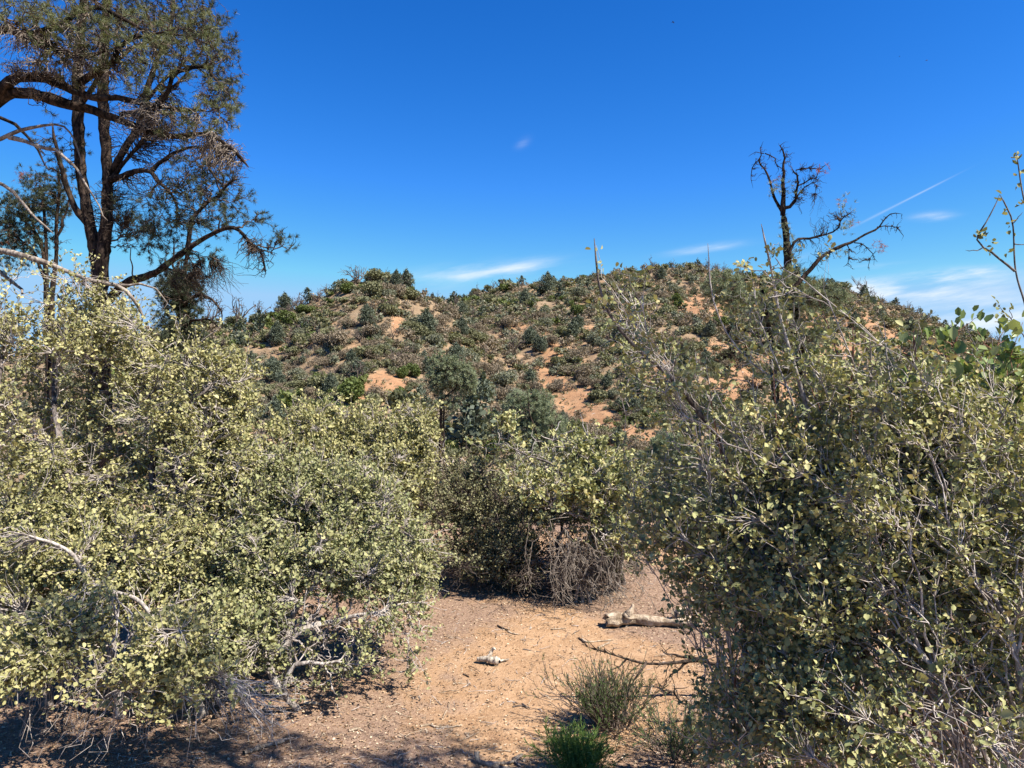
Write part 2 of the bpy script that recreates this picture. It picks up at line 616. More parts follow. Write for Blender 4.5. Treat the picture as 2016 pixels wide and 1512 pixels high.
M_PINE_BARK = bark_mat('pine_bark', (0.012, 0.010, 0.009), (0.085, 0.06, 0.045), 26, 0.4, 1.0, 0.95, (0.42, 0.66))
M_PINE_TWIG = bark_mat('pine_twig', (0.03, 0.024, 0.02), (0.14, 0.105, 0.08), 30, 1, 0.4)
M_DEAD = bark_mat('dead_grey_wood', (0.11, 0.085, 0.068), (0.34, 0.29, 0.24), 40, 0.3, 0.4)
M_CHAR = bark_mat('dark_dead_wood', (0.018, 0.013, 0.011), (0.10, 0.075, 0.058), 40, 0.6, 0.5)
M_LOG = bark_mat('weathered_log', (0.18, 0.13, 0.085), (0.52, 0.42, 0.31), 26, 0.6, 0.9, 0.9, (0.36, 0.62))

M_PALE = bark_mat('bleached_wood', (0.26, 0.21, 0.16), (0.56, 0.49, 0.40), 50, 0.6, 0.4)


# ------------------------------------------------------------------ bushes
def leafy(paths, per, size, sjit, up, mat_shape=LEAF_OAK, t0=0.42, spread=0.9, cluster=0.008):
    M = len(paths)
    ts = rng.uniform(t0, 1.0, (M, per)) ** 0.8
    ts = np.clip(ts, t0, 1)
    ts[:, 0] = 1.0
    pos, tan = along(paths, ts)
    pos = pos.reshape(-1, 3) + rng.normal(0, cluster, (M * per, 3))
    tan = tan.reshape(-1, 3)
    axis = tan * 0.55 + norm(rng.normal(0, 1, tan.shape)) * spread + np.array([0, 0, up])
    nr = norm(rng.normal(0, 1, tan.shape)) * 0.9 + np.array([0, 0, 0.75]) + SUN_DIR * 0.25
    sz = size * np.exp(rng.normal(0, sjit, len(pos)))
    V, Q = leaves(pos, axis, nr, sz, mat_shape)
    # leaves of one twig share a tone, single leaves vary
    tone = np.repeat(rng.normal(0.45, 0.16, M), per) + rng.normal(0, 0.17, M * per)
    tone = np.where(rng.uniform(0, 1, len(tone)) < 0.02, 1.0, tone)
    return V, Q, np.repeat(np.clip(tone, 0, 1), 6)


def bush(name, label, cat, base, stems, blobs, n2, n3, leaf_mat_, per=8, size=0.021, r2=0.005, r3=0.0022, lmax=0.28,
         stem_mat=None, twig_mat=None, twig_mat2=None, bare=0.12, shape=LEAF_OAK, up=0.15, group=None, sides=7, wob=0.02, shell=2.4,
         dead=0, dead_blobs=None, sjit=0.24, spread=0.9, n2wob=0.07, sprigs=0.10, slant=None, slen=(0.42, 0.08)):
    base = np.asarray(base, float)
    root = thing(name, label, cat, base, group)
    sk = Skel()
    sm = stem_mat or M_STEM
    for st in stems:
        pts, r0, r1 = st[:3]
        V, Q, p, r = limb_geo(pts, r0, r1, sides, 0.05, wob, 0.10)
        g = Geo()
        g.add(V - base, Q)
        so = link('stem', g.mesh('stem', st[3] if len(st) > 3 else sm, True), root)
        if len(st) > 3 and st[3] == M_TWIG_RED:
            so['label'] = 'reddish brown shoot'
        k = max(1, int(len(p) * 0.12))
        sk.add(p[k:], r[k:])
    # branches
    T2 = sample_blobs(blobs, n2, 1.8, 0.06)
    gb = Geo()
    halves = np.array_split(T2[rng.permutation(len(T2))], 2)
    for h in halves:
        if slant is None:
            A, tA, rA = sk.attach(h, 0.7)
        else:
            sl = norm(np.array(slant) + rng.normal(0, 0.32, h.shape))
            A, tA, rA = sk.attach(h - sl * slen[0] * rng.uniform(0.3, 1.4, (len(h), 1)), 0.2, 4)
            tA = norm(tA + sl)
        Pp = branches(A, tA, h, 9, 0.2, n2wob)
        t = np.linspace(0, 1, 9)[None]
        rr0 = np.minimum(rA * 0.75, r2 * rng.uniform(0.7, 1.5, len(A)))[:, None]
        rr = rr0 * (1 - t) + r3 * 1.1 * t
        V, Q = tubes(Pp, rr, 5, 0.08)
        gb.add(V - base, Q)
        for i in range(len(Pp)):
            sk.add(Pp[i, 2:], rr[i, 2:])
    link('branch_sprays', gb.mesh('branch_sprays', twig_mat2 or twig_mat or M_TWIG, True), root)
    # twigs
    T3 = sample_blobs(blobs, n3, shell, 0.04, 3.6)
    if slant is None:
        A, tA, rA = sk.attach(T3, 0.5, 6)
    else:
        A, tA, rA = sk.attach(T3 - norm(np.array(slant) + rng.normal(0, 0.7, T3.shape)) * slen[1] * rng.uniform(0, 1, (len(T3), 1)), 0.3, 5)
    D = T3 - A
    L = np.linalg.norm(D, axis=1, keepdims=True)
    T3 = A + D * np.minimum(1, lmax / np.maximum(L, 1e-6)) * 1.0
    if sprigs:
        big = [(c, (a * 1.22 + 0.05, b_ * 1.15 + 0.04, c_ * 1.22 + 0.06), w) for c, (a, b_, c_), w in blobs]
        TS = sample_blobs(big, int(n3 * sprigs), 9.0)
        A_, tA_, rA_ = sk.attach(TS, 0.9, 8)
        DS = TS - A_
        LS = np.linalg.norm(DS, axis=1, keepdims=True)
        TS = A_ + norm(DS + np.array([0, 0, 0.25]) * LS) * np.minimum(LS, lmax * 1.7)
        A, tA, rA, T3, L = np.concatenate([A, A_]), np.concatenate([tA, tA_]), np.concatenate([rA, rA_]), np.concatenate([T3, TS]), np.concatenate([L, LS * 0 + 0.1])
    keep = L[:, 0] < lmax * 1.9
    A, tA, rA, T3 = A[keep], tA[keep], rA[keep], T3[keep]
    short = np.linalg.norm(T3 - A, axis=1) < 0.05
    T3[short] += rng.normal(0, 0.05, (short.sum(), 3)) + np.array([0, 0, 0.03])
    Pp = branches(A, tA, T3, 5, 0.0, 0.10)
    t = np.linspace(0, 1, 5)[None]
    rr = np.minimum(rA, r3)[:, None] * (1 - 0.55 * t) * np.ones((len(Pp), 1))
    V, Q = tubes(Pp, rr, 3)
    gt = Geo()
    gt.add(V - base, Q)
    if dead:
        TD = sample_blobs(dead_blobs or blobs, dead, 3.5, 0.03)
        A2, t2, r2_ = sk.attach(TD, 0.4, 6)
        PD = branches(A2, t2, A2 + (TD - A2) * np.minimum(1, lmax * 2.2 / np.maximum(np.linalg.norm(TD - A2, axis=1, keepdims=True), 1e-6)), 7, 0.5, 0.14)
        V, Q = tubes(PD, np.minimum(r2_, r3 * 1.25)[:, None] * (1 - 0.6 * np.linspace(0, 1, 7)[None]) * np.ones((len(PD), 1)), 3)
        gt.add(V - base, Q)
    link('twig_sprays', gt.mesh('twig_sprays', twig_mat or M_TWIG, False), root)
    lv = Pp[rng.uniform(0, 1, len(Pp)) > bare]
    V, Q, tt = leafy(lv, per, size, sjit, up, shape, spread=spread)
    gl = Geo()
    gl.add(V - base, Q, tt)
    link('foliage', gl.mesh('foliage', leaf_mat_, False), root)
    return root, sk


# ------------------------------------------------------------------ pines
def pine(name, label, base, trunks, limbs, blobs, n2, n3, needle_mat, bark=None, twig_mat=None, per_tuft=14, tufts=4, nlen=0.042, nwid=0.0030,
         r2=0.012, r3=0.004, lmax=0.5, bare=0.35, group=None, dead_twigs=0, dead_blobs=None, shell=2.2, cat='pine tree', dead_limbs=(), red=None,
         dead_mat=None, sag=0.3, extra_tufts=None):
    base = np.asarray(base, float)
    root = thing(name, label, cat, base, group)
    bark = bark or M_PINE_BARK
    sk = Skel()

    def put(nm, pts, r0, r1, mat, sides, use=True, wob=0.02, bump=0.16):
        V, Q, p, r = limb_geo(pts, r0, r1, sides, 0.07, wob, bump)
        g = Geo()
        g.add(V - base, Q)
        link(nm, g.mesh(nm, mat, True), root)
        if use:
            k = int(len(p) * 0.25)
            sk.add(p[k:], r[k:])
        return p, r
    for pts, r0, r1 in trunks:
        put('trunk', pts, r0, r1, bark, 12)
    for pts, r0, r1 in limbs:
        put('limb', pts, r0, r1, bark, 9)
    dsk = Skel()
    for pts, r0, r1 in dead_limbs:
        p, r = put('dead_limb', pts, r0, r1, dead_mat or M_DEAD, 8, False)
        dsk.add(p[int(len(p) * 0.35):], r[int(len(r) * 0.35):])
    T2 = sample_blobs(blobs, n2, 1.8)
    gb = Geo()
    for h in np.array_split(T2[rng.permutation(len(T2))], 3):
        A, tA, rA = sk.attach(h, 0.8)
        Pp = branches(A, tA, h, 10, sag, 0.09)
        t = np.linspace(0, 1, 10)[None]
        rr = np.minimum(rA * 0.7, r2 * rng.uniform(0.6, 1.5, len(A)))[:, None] * (1 - t) + r3 * t
        V, Q = tubes(Pp, rr, 5, 0.14)
        gb.add(V - base, Q)
        for i in range(len(Pp)):
            sk.add(Pp[i, 2:], rr[i, 2:])
    link('branch_sprays', gb.mesh('branch_sprays', twig_mat or M_PINE_TWIG, True), root)
    T3 = sample_blobs(blobs, n3, shell)
    A, tA, rA = sk.attach(T3, 0.5, 6)
    D = T3 - A
    L = np.linalg.norm(D, axis=1, keepdims=True)
    keep = L[:, 0] < lmax * 2
    A, tA, rA, D, L = A[keep], tA[keep], rA[keep], D[keep], L[keep]
    T3 = A + D * np.minimum(1, lmax / np.maximum(L, 1e-6))
    Pp = branches(A, tA, T3, 6, 0.0, 0.12)
    t = np.linspace(0, 1, 6)[None]
    rr = np.minimum(rA, r3)[:, None] * (1 - 0.5 * t) * np.ones((len(Pp), 1))
    V, Q = tubes(Pp, rr, 3)
    gt = Geo()
    gt.add(V - base, Q)
    link('twig_sprays', gt.mesh('twig_sprays', twig_mat or M_PINE_TWIG, False), root)
    if dead_twigs:
        src = dsk if dead_limbs and dead_blobs is None else sk
        if dead_blobs is None:
            p, tt_, r_ = src.arrays()
            k = rng.integers(0, len(p), dead_twigs)
            A, tA, rA = p[k], tt_[k], r_[k]
            TD = A + norm(tA * 0.6 + rng.normal(0, 0.6, A.shape) + np.array([0, 0, -0.15])) * rng.uniform(0.12, lmax * 1.1, (dead_twigs, 1))
        else:
            TD = sample_blobs(dead_blobs, dead_twigs, 2.0)
            A, tA, rA = sk.attach(TD, 0.4, 6)
            DD = TD - A
            TD = A + DD * np.minimum(1, lmax * 1.6 / np.maximum(np.linalg.norm(DD, axis=1, keepdims=True), 1e-6))
        PD = branches(A, tA, TD, 7, 0.7, 0.14)
        rr = np.minimum(rA, r3 * 1.3)[:, None] * (1 - 0.6 * np.linspace(0, 1, 7)[None]) * np.ones((len(PD), 1))
        V, Q = tubes(PD, rr, 3)
        g = Geo()
        g.add(V - base, Q)
        link('dead_twig_sprays', g.mesh('dead_twig_sprays', dead_mat or M_DEAD, False), root)
    # tufts of needles on the outer twigs
    lv = Pp[rng.uniform(0, 1, len(Pp)) > bare]
    ts = np.concatenate([np.ones((len(lv), 1)), rng.uniform(0.55, 1.0, (len(lv), tufts - 1))], 1)
    pos, tan = along(lv, ts)
    pos, tan = pos.reshape(-1, 3), tan.reshape(-1, 3)
    if extra_tufts is not None:
        pos = np.concatenate([pos, extra_tufts])
        tan = np.concatenate([tan, norm(rng.normal(0, 1, extra_tufts.shape) + np.array([0, 0, 0.5]))])
    n = len(pos)
    pp = np.repeat(pos, per_tuft, 0)
    ax = np.repeat(tan, per_tuft, 0) * 0.75 + norm(rng.normal(0, 1, (n * per_tuft, 3))) * 0.85 + np.array([0, 0, 0.12])
    V, Q = needles(pp, ax, nlen * rng.uniform(0.7, 1.2, len(pp)), nwid)
    tone = np.repeat(rng.normal(0.45, 0.2, n), per_tuft) + rng.normal(0, 0.12, len(pp))
    g = Geo()
    g.add(V - base, Q, np.repeat(np.clip(tone, 0, 1), 4))
    link('needles', g.mesh('needles', needle_mat, False), root)
    if red is not None:
        n = len(red)
        pp = np.repeat(red, 10, 0)
        V, Q = needles(pp, rng.normal(0, 1, (len(pp), 3)), nlen * rng.uniform(0.7, 1.1, len(pp)), nwid)
        g = Geo()
        g.add(V - base, Q, np.repeat(rng.uniform(0, 1, len(pp)), 4))
        link('dead_needles', g.mesh('dead_needles', M_NEEDLE_RED, False), root)
    return root, sk


# ------------------------------------------------------------------ the ground, one sheet split into near ground and far hills
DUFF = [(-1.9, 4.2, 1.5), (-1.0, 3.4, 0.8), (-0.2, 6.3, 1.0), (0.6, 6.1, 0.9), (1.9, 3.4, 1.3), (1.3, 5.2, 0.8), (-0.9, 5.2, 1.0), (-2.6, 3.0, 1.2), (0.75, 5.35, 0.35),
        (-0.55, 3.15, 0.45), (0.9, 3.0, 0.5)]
BARE = [  # bare soil on the slopes: px, py, rx, ry (photograph), how far out it lies, strength
    (782, 640, 12, 26, 'A', 1.0), (765, 755, 34, 26, 'A', 1.0), (720, 775, 30, 16, 'A', 0.9), (735, 590, 10, 14, 'A', 0.6), (610, 680, 40, 26, 'A', 0.45),
    (540, 700, 30, 30, 'A', 0.4), (700, 690, 16, 34, 'A', 0.5), (520, 650, 40, 14, 'A', 0.4), (660, 640, 30, 16, 'A', 0.4),
    (1090, 725, 34, 42, 'B', 1.0), (1140, 790, 44, 34, 'B', 1.0), (1175, 830, 60, 30, 'B', 0.9), (1080, 690, 26, 20, 'B', 0.8), (1150, 650, 30, 20, 'B', 0.5),
    (1365, 602, 32, 22, 'B', 1.0), (1440, 610, 50, 22, 'B', 0.9), (1300, 740, 30, 30, 'B', 0.7), (1400, 690, 50, 26, 'B', 0.8), (1480, 720, 60, 40, 'B', 0.8),
    (1560, 800, 30, 70, 'B', 1.2), (1440, 770, 50, 30, 'B', 0.8), (1250, 860, 70, 24, 'B', 0.9), (1600, 640, 40, 26, 'B', 0.6), (1690, 640, 36, 30, 'B', 0.8),
    (1760, 670, 40, 22, 'B', 0.7), (1660, 700, 50, 40, 'B', 0.7), (1230, 620, 30, 14, 'B', 0.3), (1010, 640, 30, 10, 'B', 0.35), (960, 600, 30, 8, 'B', 0.3),
    (1050, 600, 30, 8, 'B', 0.25), (1270, 800, 30, 24, 'B', 0.6), (540, 880, 40, 10, 'A', 0.9), (1860, 690, 50, 16, 'B', 0.5)]


def bareness(x, y):
    z = height(x, y)
    px = 1008 + F * x / np.maximum(y, 1)
    py = 756 - F * (z - EYE) / np.maximum(y, 1)
    onA = (ridge(RA, px, DA) > ridge(RB, px, DB) * 0.72) & (y < DA + 6)
    b = np.zeros_like(x)
    for bx, by, rx, ry, s, k in BARE:
        g = k * np.exp(-(((px - bx) / rx) ** 2 + ((py - by) / ry) ** 2))
        b = np.maximum(b, g)
    return b * (y > 50)


az_f = np.radians(np.linspace(-52, 52, 420))
az_b = np.radians(np.linspace(52, 308, 72))[1:-1]
az = np.concatenate([az_f, az_b])
rad = np.concatenate([[0.0001], np.geomspace(0.4, 9, 120), np.geomspace(9, 62, 60)[1:], np.linspace(62, 330, 330)[1:], np.geomspace(330, 2600, 30)[1:]])
RR, AA = np.meshgrid(rad, az, indexing='ij')
gx, gy = RR * np.sin(AA), RR * np.cos(AA)
gh = height(gx, gy)
NA, NR = len(az), len(rad)
V = np.stack([gx, gy, gh], -1).reshape(-1, 3)
ii = np.arange(NR - 1)[:, None] * NA
jj = np.arange(NA)[None]
j2 = (jj + 1) % NA
Q = np.stack([ii + j2, ii + jj, ii + NA + jj, ii + NA + j2], -1)
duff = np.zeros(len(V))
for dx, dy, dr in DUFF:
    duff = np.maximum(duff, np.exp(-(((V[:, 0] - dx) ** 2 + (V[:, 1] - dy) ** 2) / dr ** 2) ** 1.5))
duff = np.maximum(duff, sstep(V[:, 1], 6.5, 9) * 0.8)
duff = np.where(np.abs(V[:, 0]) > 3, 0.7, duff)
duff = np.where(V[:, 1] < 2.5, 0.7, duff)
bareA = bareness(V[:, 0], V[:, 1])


def ground_mat():
    m = bpy.data.materials.new('orange_dirt')
    m.use_nodes = True
    t = NT(m.node_tree)
    bs = [n for n in m.node_tree.nodes if n.type == 'BSDF_PRINCIPLED'][0]
    o = t.n('ShaderNodeTexCoord').outputs['Object']
    du = t.n('ShaderNodeAttribute', attribute_name='duff').outputs['Fac']
    big = t.noise(o, 0.9, 4.0, 0.6)
    mid = t.noise(o, 7.0, 5.0, 0.65)
    fine = t.noise(o, 60.0, 4.0, 0.7)
    grit = t.noise(o, 210.0, 2.0, 0.6)
    soil = t.ramp(t.m('ADD', t.m('MULTIPLY', mid, 0.55), t.m('MULTIPLY', fine, 0.45)),
                  [(0.28, (0.19, 0.10, 0.055)), (0.45, (0.345, 0.21, 0.115)), (0.58, (0.435, 0.275, 0.16)), (0.75, (0.57, 0.42, 0.265))])
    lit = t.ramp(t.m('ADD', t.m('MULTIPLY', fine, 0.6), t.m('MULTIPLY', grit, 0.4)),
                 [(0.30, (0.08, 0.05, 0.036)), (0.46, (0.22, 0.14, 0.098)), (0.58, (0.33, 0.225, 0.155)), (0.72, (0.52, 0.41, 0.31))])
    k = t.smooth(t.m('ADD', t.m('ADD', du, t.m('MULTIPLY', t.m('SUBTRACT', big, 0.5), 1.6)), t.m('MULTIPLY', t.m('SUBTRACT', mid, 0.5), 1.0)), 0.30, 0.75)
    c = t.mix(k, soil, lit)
    sp = t.smooth(grit, 0.60, 0.68)
    c = t.mix(t.m('MULTIPLY', sp, 0.55), c, (0.09, 0.05, 0.033, 1))
    sp2 = t.smooth(t.noise(o, 150.0, 2.0, 0.6), 0.63, 0.70)
    c = t.mix(t.m('MULTIPLY', sp2, 0.6), c, (0.62, 0.50, 0.36, 1))
    t.l(c, bs.inputs['Base Color'])
    bs.inputs['Roughness'].default_value = 0.95
    bs.inputs['Specular IOR Level'].default_value = 0.1
    bp = t.n('ShaderNodeBump')
    bp.inputs['Strength'].default_value = 0.8
    bp.inputs['Distance'].default_value = 0.012
    t.l(t.m('ADD', t.m('MULTIPLY', mid, 1.6), t.m('ADD', fine, t.m('MULTIPLY', grit, 0.5))), bp.inputs['Height'])
    t.l(bp.outputs[0], bs.inputs['Normal'])
    return m


def hill_mat():
    m = bpy.data.materials.new('hill_soil')
    m.use_nodes = True
    t = NT(m.node_tree)
    bs = [n for n in m.node_tree.nodes if n.type == 'BSDF_PRINCIPLED'][0]
    o = t.n('ShaderNodeTexCoord').outputs['Object']
    ba = t.n('ShaderNodeAttribute', attribute_name='bare').outputs['Fac']
    big = t.noise(o, 0.035, 4.0, 0.6)
    mid = t.noise(o, 0.25, 5.0, 0.65)
    fine = t.noise(o, 2.2, 4.0, 0.7)
    f = t.m('ADD', t.m('MULTIPLY', mid, 0.6), t.m('MULTIPLY', fine, 0.4))
    dirt = t.ramp(f, [(0.3, (0.20, 0.105, 0.055)), (0.46, (0.30, 0.165, 0.088)), (0.58, (0.36, 0.21, 0.115)), (0.74, (0.44, 0.30, 0.19))])
    grass = t.ramp(f, [(0.3, (0.14, 0.095, 0.06)), (0.5, (0.235, 0.165, 0.10)), (0.72, (0.35, 0.27, 0.18))])
    k = t.smooth(t.m('ADD', t.m('ADD', t.m('MULTIPLY', ba, 0.8), t.m('MULTIPLY', t.m('SUBTRACT', big, 0.5), 1.2)), t.m('MULTIPLY', t.m('SUBTRACT', mid, 0.5), 1.2)), 0.0, 0.45)
    c = t.mix(k, grass, dirt)
    dots = t.smooth(t.noise(o, 1.1, 2.0, 0.5), 0.60, 0.66)
    c = t.mix(t.m('MULTIPLY', dots, 0.55), c, (0.085, 0.07, 0.045, 1))
    rock = t.smooth(t.noise(o, 0.9, 3.0, 0.6), 0.66, 0.72)
    c = t.mix(t.m('MULTIPLY', rock, 0.7), c, (0.42, 0.36, 0.30, 1))
    t.l(c, bs.inputs['Base Color'])
    bs.inputs['Roughness'].default_value = 0.95
    bs.inputs['Specular IOR Level'].default_value = 0.1
    bp = t.n('ShaderNodeBump')
    bp.inputs['Strength'].default_value = 0.7
    bp.inputs['Distance'].default_value = 0.5
    t.l(f, bp.inputs['Height'])
    t.l(bp.outputs[0], bs.inputs['Normal'])
    return m


cut = int(np.searchsorted(rad, 40.0))
for nm, lo, hi, mt in (('ground', 0, cut, ground_mat()), ('hills', cut, NR - 1, hill_mat())):
    vs = slice(lo * NA, (hi + 1) * NA)
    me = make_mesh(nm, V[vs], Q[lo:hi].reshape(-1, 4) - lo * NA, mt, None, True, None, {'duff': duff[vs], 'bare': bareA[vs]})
    tag(link(nm, me), {'ground': 'orange brown dirt clearing strewn with dry leaves between the bushes',
                       'hills': 'orange brown soil of the brush covered hill'}[nm], None, None, 'structure')


# ------------------------------------------------------------------ brush on the hill
def clump_mesh(n, rx, rz, leaf, lobes, seed, density_top=0.3, flat=1.0):
    """many small leaf clumps spread through a lobed crown; unit metres, base at z=0"""
    cs = [np.array([0, 0, rz * 0.95])]
    for k in range(lobes):
        a = rng.uniform(0, 6.28)
        rr = rng.uniform(0.3, 0.65) * rx
        cs.append(np.array([math.cos(a) * rr, math.sin(a) * rr, rz * rng.uniform(0.6, 1.25)]))
    cs = np.array(cs)
    k = rng.integers(0, len(cs), n)
    d = norm(rng.normal(0, 1, (n, 3)))
    rad_ = rng.uniform(0, 1, (n, 1)) ** 0.45
    s = np.array([rx * 0.6, rx * 0.6, rz * 0.7])
    pos = cs[k] + d * rad_ * s
    pos[:, 2] = np.abs(pos[:, 2]) + 0.05
    ax = norm(rng.normal(0, 1, (n, 3)))
    nr = norm(d * 0.5 + rng.normal(0, 0.8, (n, 3)) + np.array([0, 0, density_top]))
    V, Q = flakes(pos, ax, nr, leaf * np.exp(rng.normal(0, 0.3, n)))
    tone = np.repeat(np.clip(rng.normal(0.45, 0.2, n), 0, 1), 4)
    return V, Q, tone


def pine_clump(n, h, r, leaf):
    t = rng.uniform(0.12, 1, n) ** 0.8
    a = rng.uniform(0, 6.28, n)
    tier = 0.75 + 0.35 * np.sin(t * 26 + np.sin(a * 3) * 1.3)
    rr = r * np.sqrt(np.clip(1.0 - (1.9 * t - 0.85) ** 2, 0.02, 1)) * tier * rng.uniform(0, 1, n) ** 0.4
    pos = np.stack([np.cos(a) * rr, np.sin(a) * rr, t * h + rng.normal(0, 0.05, n) * h], 1)
    V, Q = flakes(pos, rng.normal(0, 1, (n, 3)), rng.normal(0, 1, (n, 3)) + np.array([0, 0, 0.5]), leaf * np.exp(rng.normal(0, 0.3, n)))
    return V, Q, np.repeat(np.clip(rng.normal(0.45, 0.2, n), 0, 1), 4)


def bare_mesh(h, n, thick):
    pts = []
    A = np.zeros((n, 3)) + rng.normal(0, 0.06, (n, 3)) * np.array([1, 1, 0])
    D = norm(np.concatenate([rng.normal(0, 0.5, (n, 2)), np.ones((n, 1))], 1))
    B = A + D * h * rng.uniform(0.6, 1.05, (n, 1))
    P1 = branches(A, np.repeat([[0, 0, 1.0]], n, 0), B, 6, 0, 0.09)
    r1 = thick * (1 - 0.7 * np.linspace(0, 1, 6))[None] * np.ones((n, 1))
    V1, Q1 = tubes(P1, r1, 4)
    m = n * 6
    k = rng.integers(0, n, m)
    ps, tn = along(P1[k], rng.uniform(0.3, 1, (m, 1)))
    ps, tn = ps[:, 0], tn[:, 0]
    E = ps + norm(tn * 0.6 + rng.normal(0, 0.7, (m, 3)) + np.array([0, 0, 0.2])) * h * rng.uniform(0.12, 0.35, (m, 1))
    P2 = branches(ps, tn, E, 4, 0, 0.12)
    V2, Q2 = tubes(P2, thick * 0.42 * (1 - 0.5 * np.linspace(0, 1, 4))[None] * np.ones((m, 1)), 3)
    return np.concatenate([V1, V2]), np.concatenate([Q1, Q2 + len(V1)]), np.full(len(V1) + len(V2), 0.5)


KINDS = {
    'green': (M_HILL_GREEN, 'dark green shrub', 'shrub'),
    'olive': (M_HILL_OLIVE, 'olive shrub', 'shrub'),
    'grey': (M_HILL_GREY, 'grey green shrub', 'shrub'),
    'brown': (M_HILL_BROWN, 'grey brown shrub', 'shrub'),
    'pine': (M_HILL_PINE, 'small dark pine', 'pine tree'),
    'bare': (M_TWIG_B, 'leafless grey tree', 'dead tree'),
}


def variants(n, lf):
    out = {}
    out['green'] = [clump_mesh(n, rng.uniform(0.8, 1.1), 0.75, lf * 0.9, 3, 0) for _ in range(4)]
    out['olive'] = [clump_mesh(n, rng.uniform(0.95, 1.3), 0.65, lf * 0.9, 4, 0) for _ in range(4)]
    out['grey'] = [clump_mesh(int(n * 0.8), rng.uniform(0.9, 1.2), 0.75, lf * 0.8, 5, 0) for _ in range(4)]
    out['brown'] = [clump_mesh(int(n * 0.7), rng.uniform(0.9, 1.2), 0.7, lf * 0.7, 4, 0) for _ in range(3)]
    out['pine'] = [pine_clump(int(n * 1.3), rng.uniform(2.3, 3.0), rng.uniform(1.0, 1.3), lf * 0.9) for _ in range(3)]
    out['bare'] = [bare_mesh(2.6, 6, 0.07) for _ in range(3)]
    return out


FINE, MEDIUM, COARSE = variants(3200, 0.14), variants(430, 0.23), variants(150, 0.38)
FINE_ME = {k: [make_mesh('hill_' + k, v[0], v[1], KINDS[k][0], v[2]) for v in vs] for k, vs in FINE.items()}
nc = 36000
hy = 62 + (300 - 62) * rng.uniform(0, 1, nc) ** 0.75
hu = rng.uniform(-1.17, 1.17, nc)
hx = hu * hy
hz = height(hx, hy)
hpx, hpy = 1008 + F * hu, 756 - F * (hz - EYE) / hy
ridge_px = np.maximum(ridge(RA, hpx, DA), -99)
vis = ~((hy > DB + 14) | ((hy > DA + 9) & (hz < EYE + (ridge(RA, hpx, DA) - EYE) * hy / DA - 3)))
vis &= (hpy < 960) | (hpx < 430) | (hpx > 2016)
vis &= ~((hpx < 120) & (rng.uniform(0, 1, nc) < 0.4))
bn = bareness(hx, hy) * (0.75 + 0.9 * fbm(hx / 7, hy / 7, 66, 2)) + 0.6 * fbm(hx / 9, hy / 9, 61, 3)
left = hpx < 1000
keep = vis & (rng.uniform(0, 1, nc) > np.clip(bn * 1.25 + 0.02, 0, 0.97) - 0.02)
hx, hy, hz, hpx, hpy, bn = [a[keep] for a in (hx, hy, hz, hpx, hpy, bn)]
sc = np.exp(rng.normal(-0.06, 0.36, len(hx))) * np.where(bn > 0.35, 0.75, 1.0)
zone = fbm(hx / 22, hy / 22, 71, 3)
kk = rng.uniform(0, 1, len(hx)) + zone * 0.55
kind = np.select([kk < 0.10, kk < 0.42, kk < 0.60, kk < 0.965], ['green', 'olive', 'grey', 'brown'], 'brown')
special = rng.uniform(0, 1, len(hx))
kind = np.where(special < 0.03, 'pine', np.where(special > 0.965, 'bare', kind))
crest = ((np.abs(hy - DA) < 5) & (hpx < 860)) | ((np.abs(hy - DB) < 7) & (hpx > 860))
kind = np.where(crest & (special < 0.06), 'pine', np.where(crest & (special > 0.82), 'bare', kind))
order = np.argsort(-(sc / hy))
inside = (hpx > 425) & (hpx < 1990) & (hpy < 905) & ~((hpx > 1330) & (hpy > 760)) & ~((hpx < 520) & (hpy > 660)) & ~((hpx < 1010) & (hpy > 800))
order = np.concatenate([order[inside[order]], order[~inside[order]]])


def zone_words(px, py, y):
    if y < 100:
        side = 'left' if px < 780 else ('middle' if px < 1050 else 'right')
        return {'left': 'low on the left knoll just above the near bushes', 'middle': 'in the brushy valley bottom between the two hills',
                'right': 'at the foot of the bare orange slope'}[side]
    if px < 870 and y < DA + 8:
        if abs(y - DA) < 9:
            return 'on the skyline of the pointed left knoll' if px > 640 else 'on the low left shoulder of the skyline'
        return ('on the middle of the left knoll' if y > 128 else 'on the lower face of the left knoll') + (' left of its sandy patch' if px < 700 else ' by its sandy patches')
    if px < 1060:
        return 'in the dense brush of the gully right of the left knoll' if y < 215 else 'on the ridge beside the saddle'
    if y > DB - 12:
        return 'on the crest of the right hill' if px < 1560 else 'on the descending right end of the skyline'
    return ('on the bare orange slope of the right hill' if px < 1300 else 'on the orange slope seen behind the right oak') + (', high up' if y > 175 else ', lower half')


GROUPS = {'green': 'dark green shrubs on the hill', 'olive': 'olive shrubs on the hill', 'grey': 'grey green shrubs on the hill', 'brown': 'grey brown shrubs on the hill',
          'pine': 'small pines on the hill', 'bare': 'bare dead trees on the hill'}
NAMES = {'green': 'hillside_shrub', 'olive': 'hillside_shrub', 'grey': 'hillside_shrub', 'brown': 'hillside_shrub', 'pine': 'hillside_pine', 'bare': 'dead_hillside_tree'}
n_ind = {'shrub': 0, 'pine': 0, 'bare': 0}
cap = {'shrub': 290, 'pine': 60, 'bare': 45}
rest = []
for i in order:
    kd_ = kind[i]
    cls = kd_ if kd_ in ('pine', 'bare') else 'shrub'
    if inside[i] and n_ind[cls] < cap[cls]:
        n_ind[cls] += 1
        me = FINE_ME[kd_][int(rng.integers(0, len(FINE_ME[kd_])))]
        o = link(NAMES[kd_], me, None, (hx[i], hy[i], hz[i] - 0.08))
        s = sc[i]
        o.scale = (s, s, s * rng.uniform(0.85, 1.2))
        o.rotation_euler = (0, 0, rng.uniform(0, 6.28))
        tag(o, KINDS[kd_][1] + ' ' + zone_words(hpx[i], hpy[i], hy[i]), KINDS[kd_][2], GROUPS[kd_])
    else:
        rest.append(i)
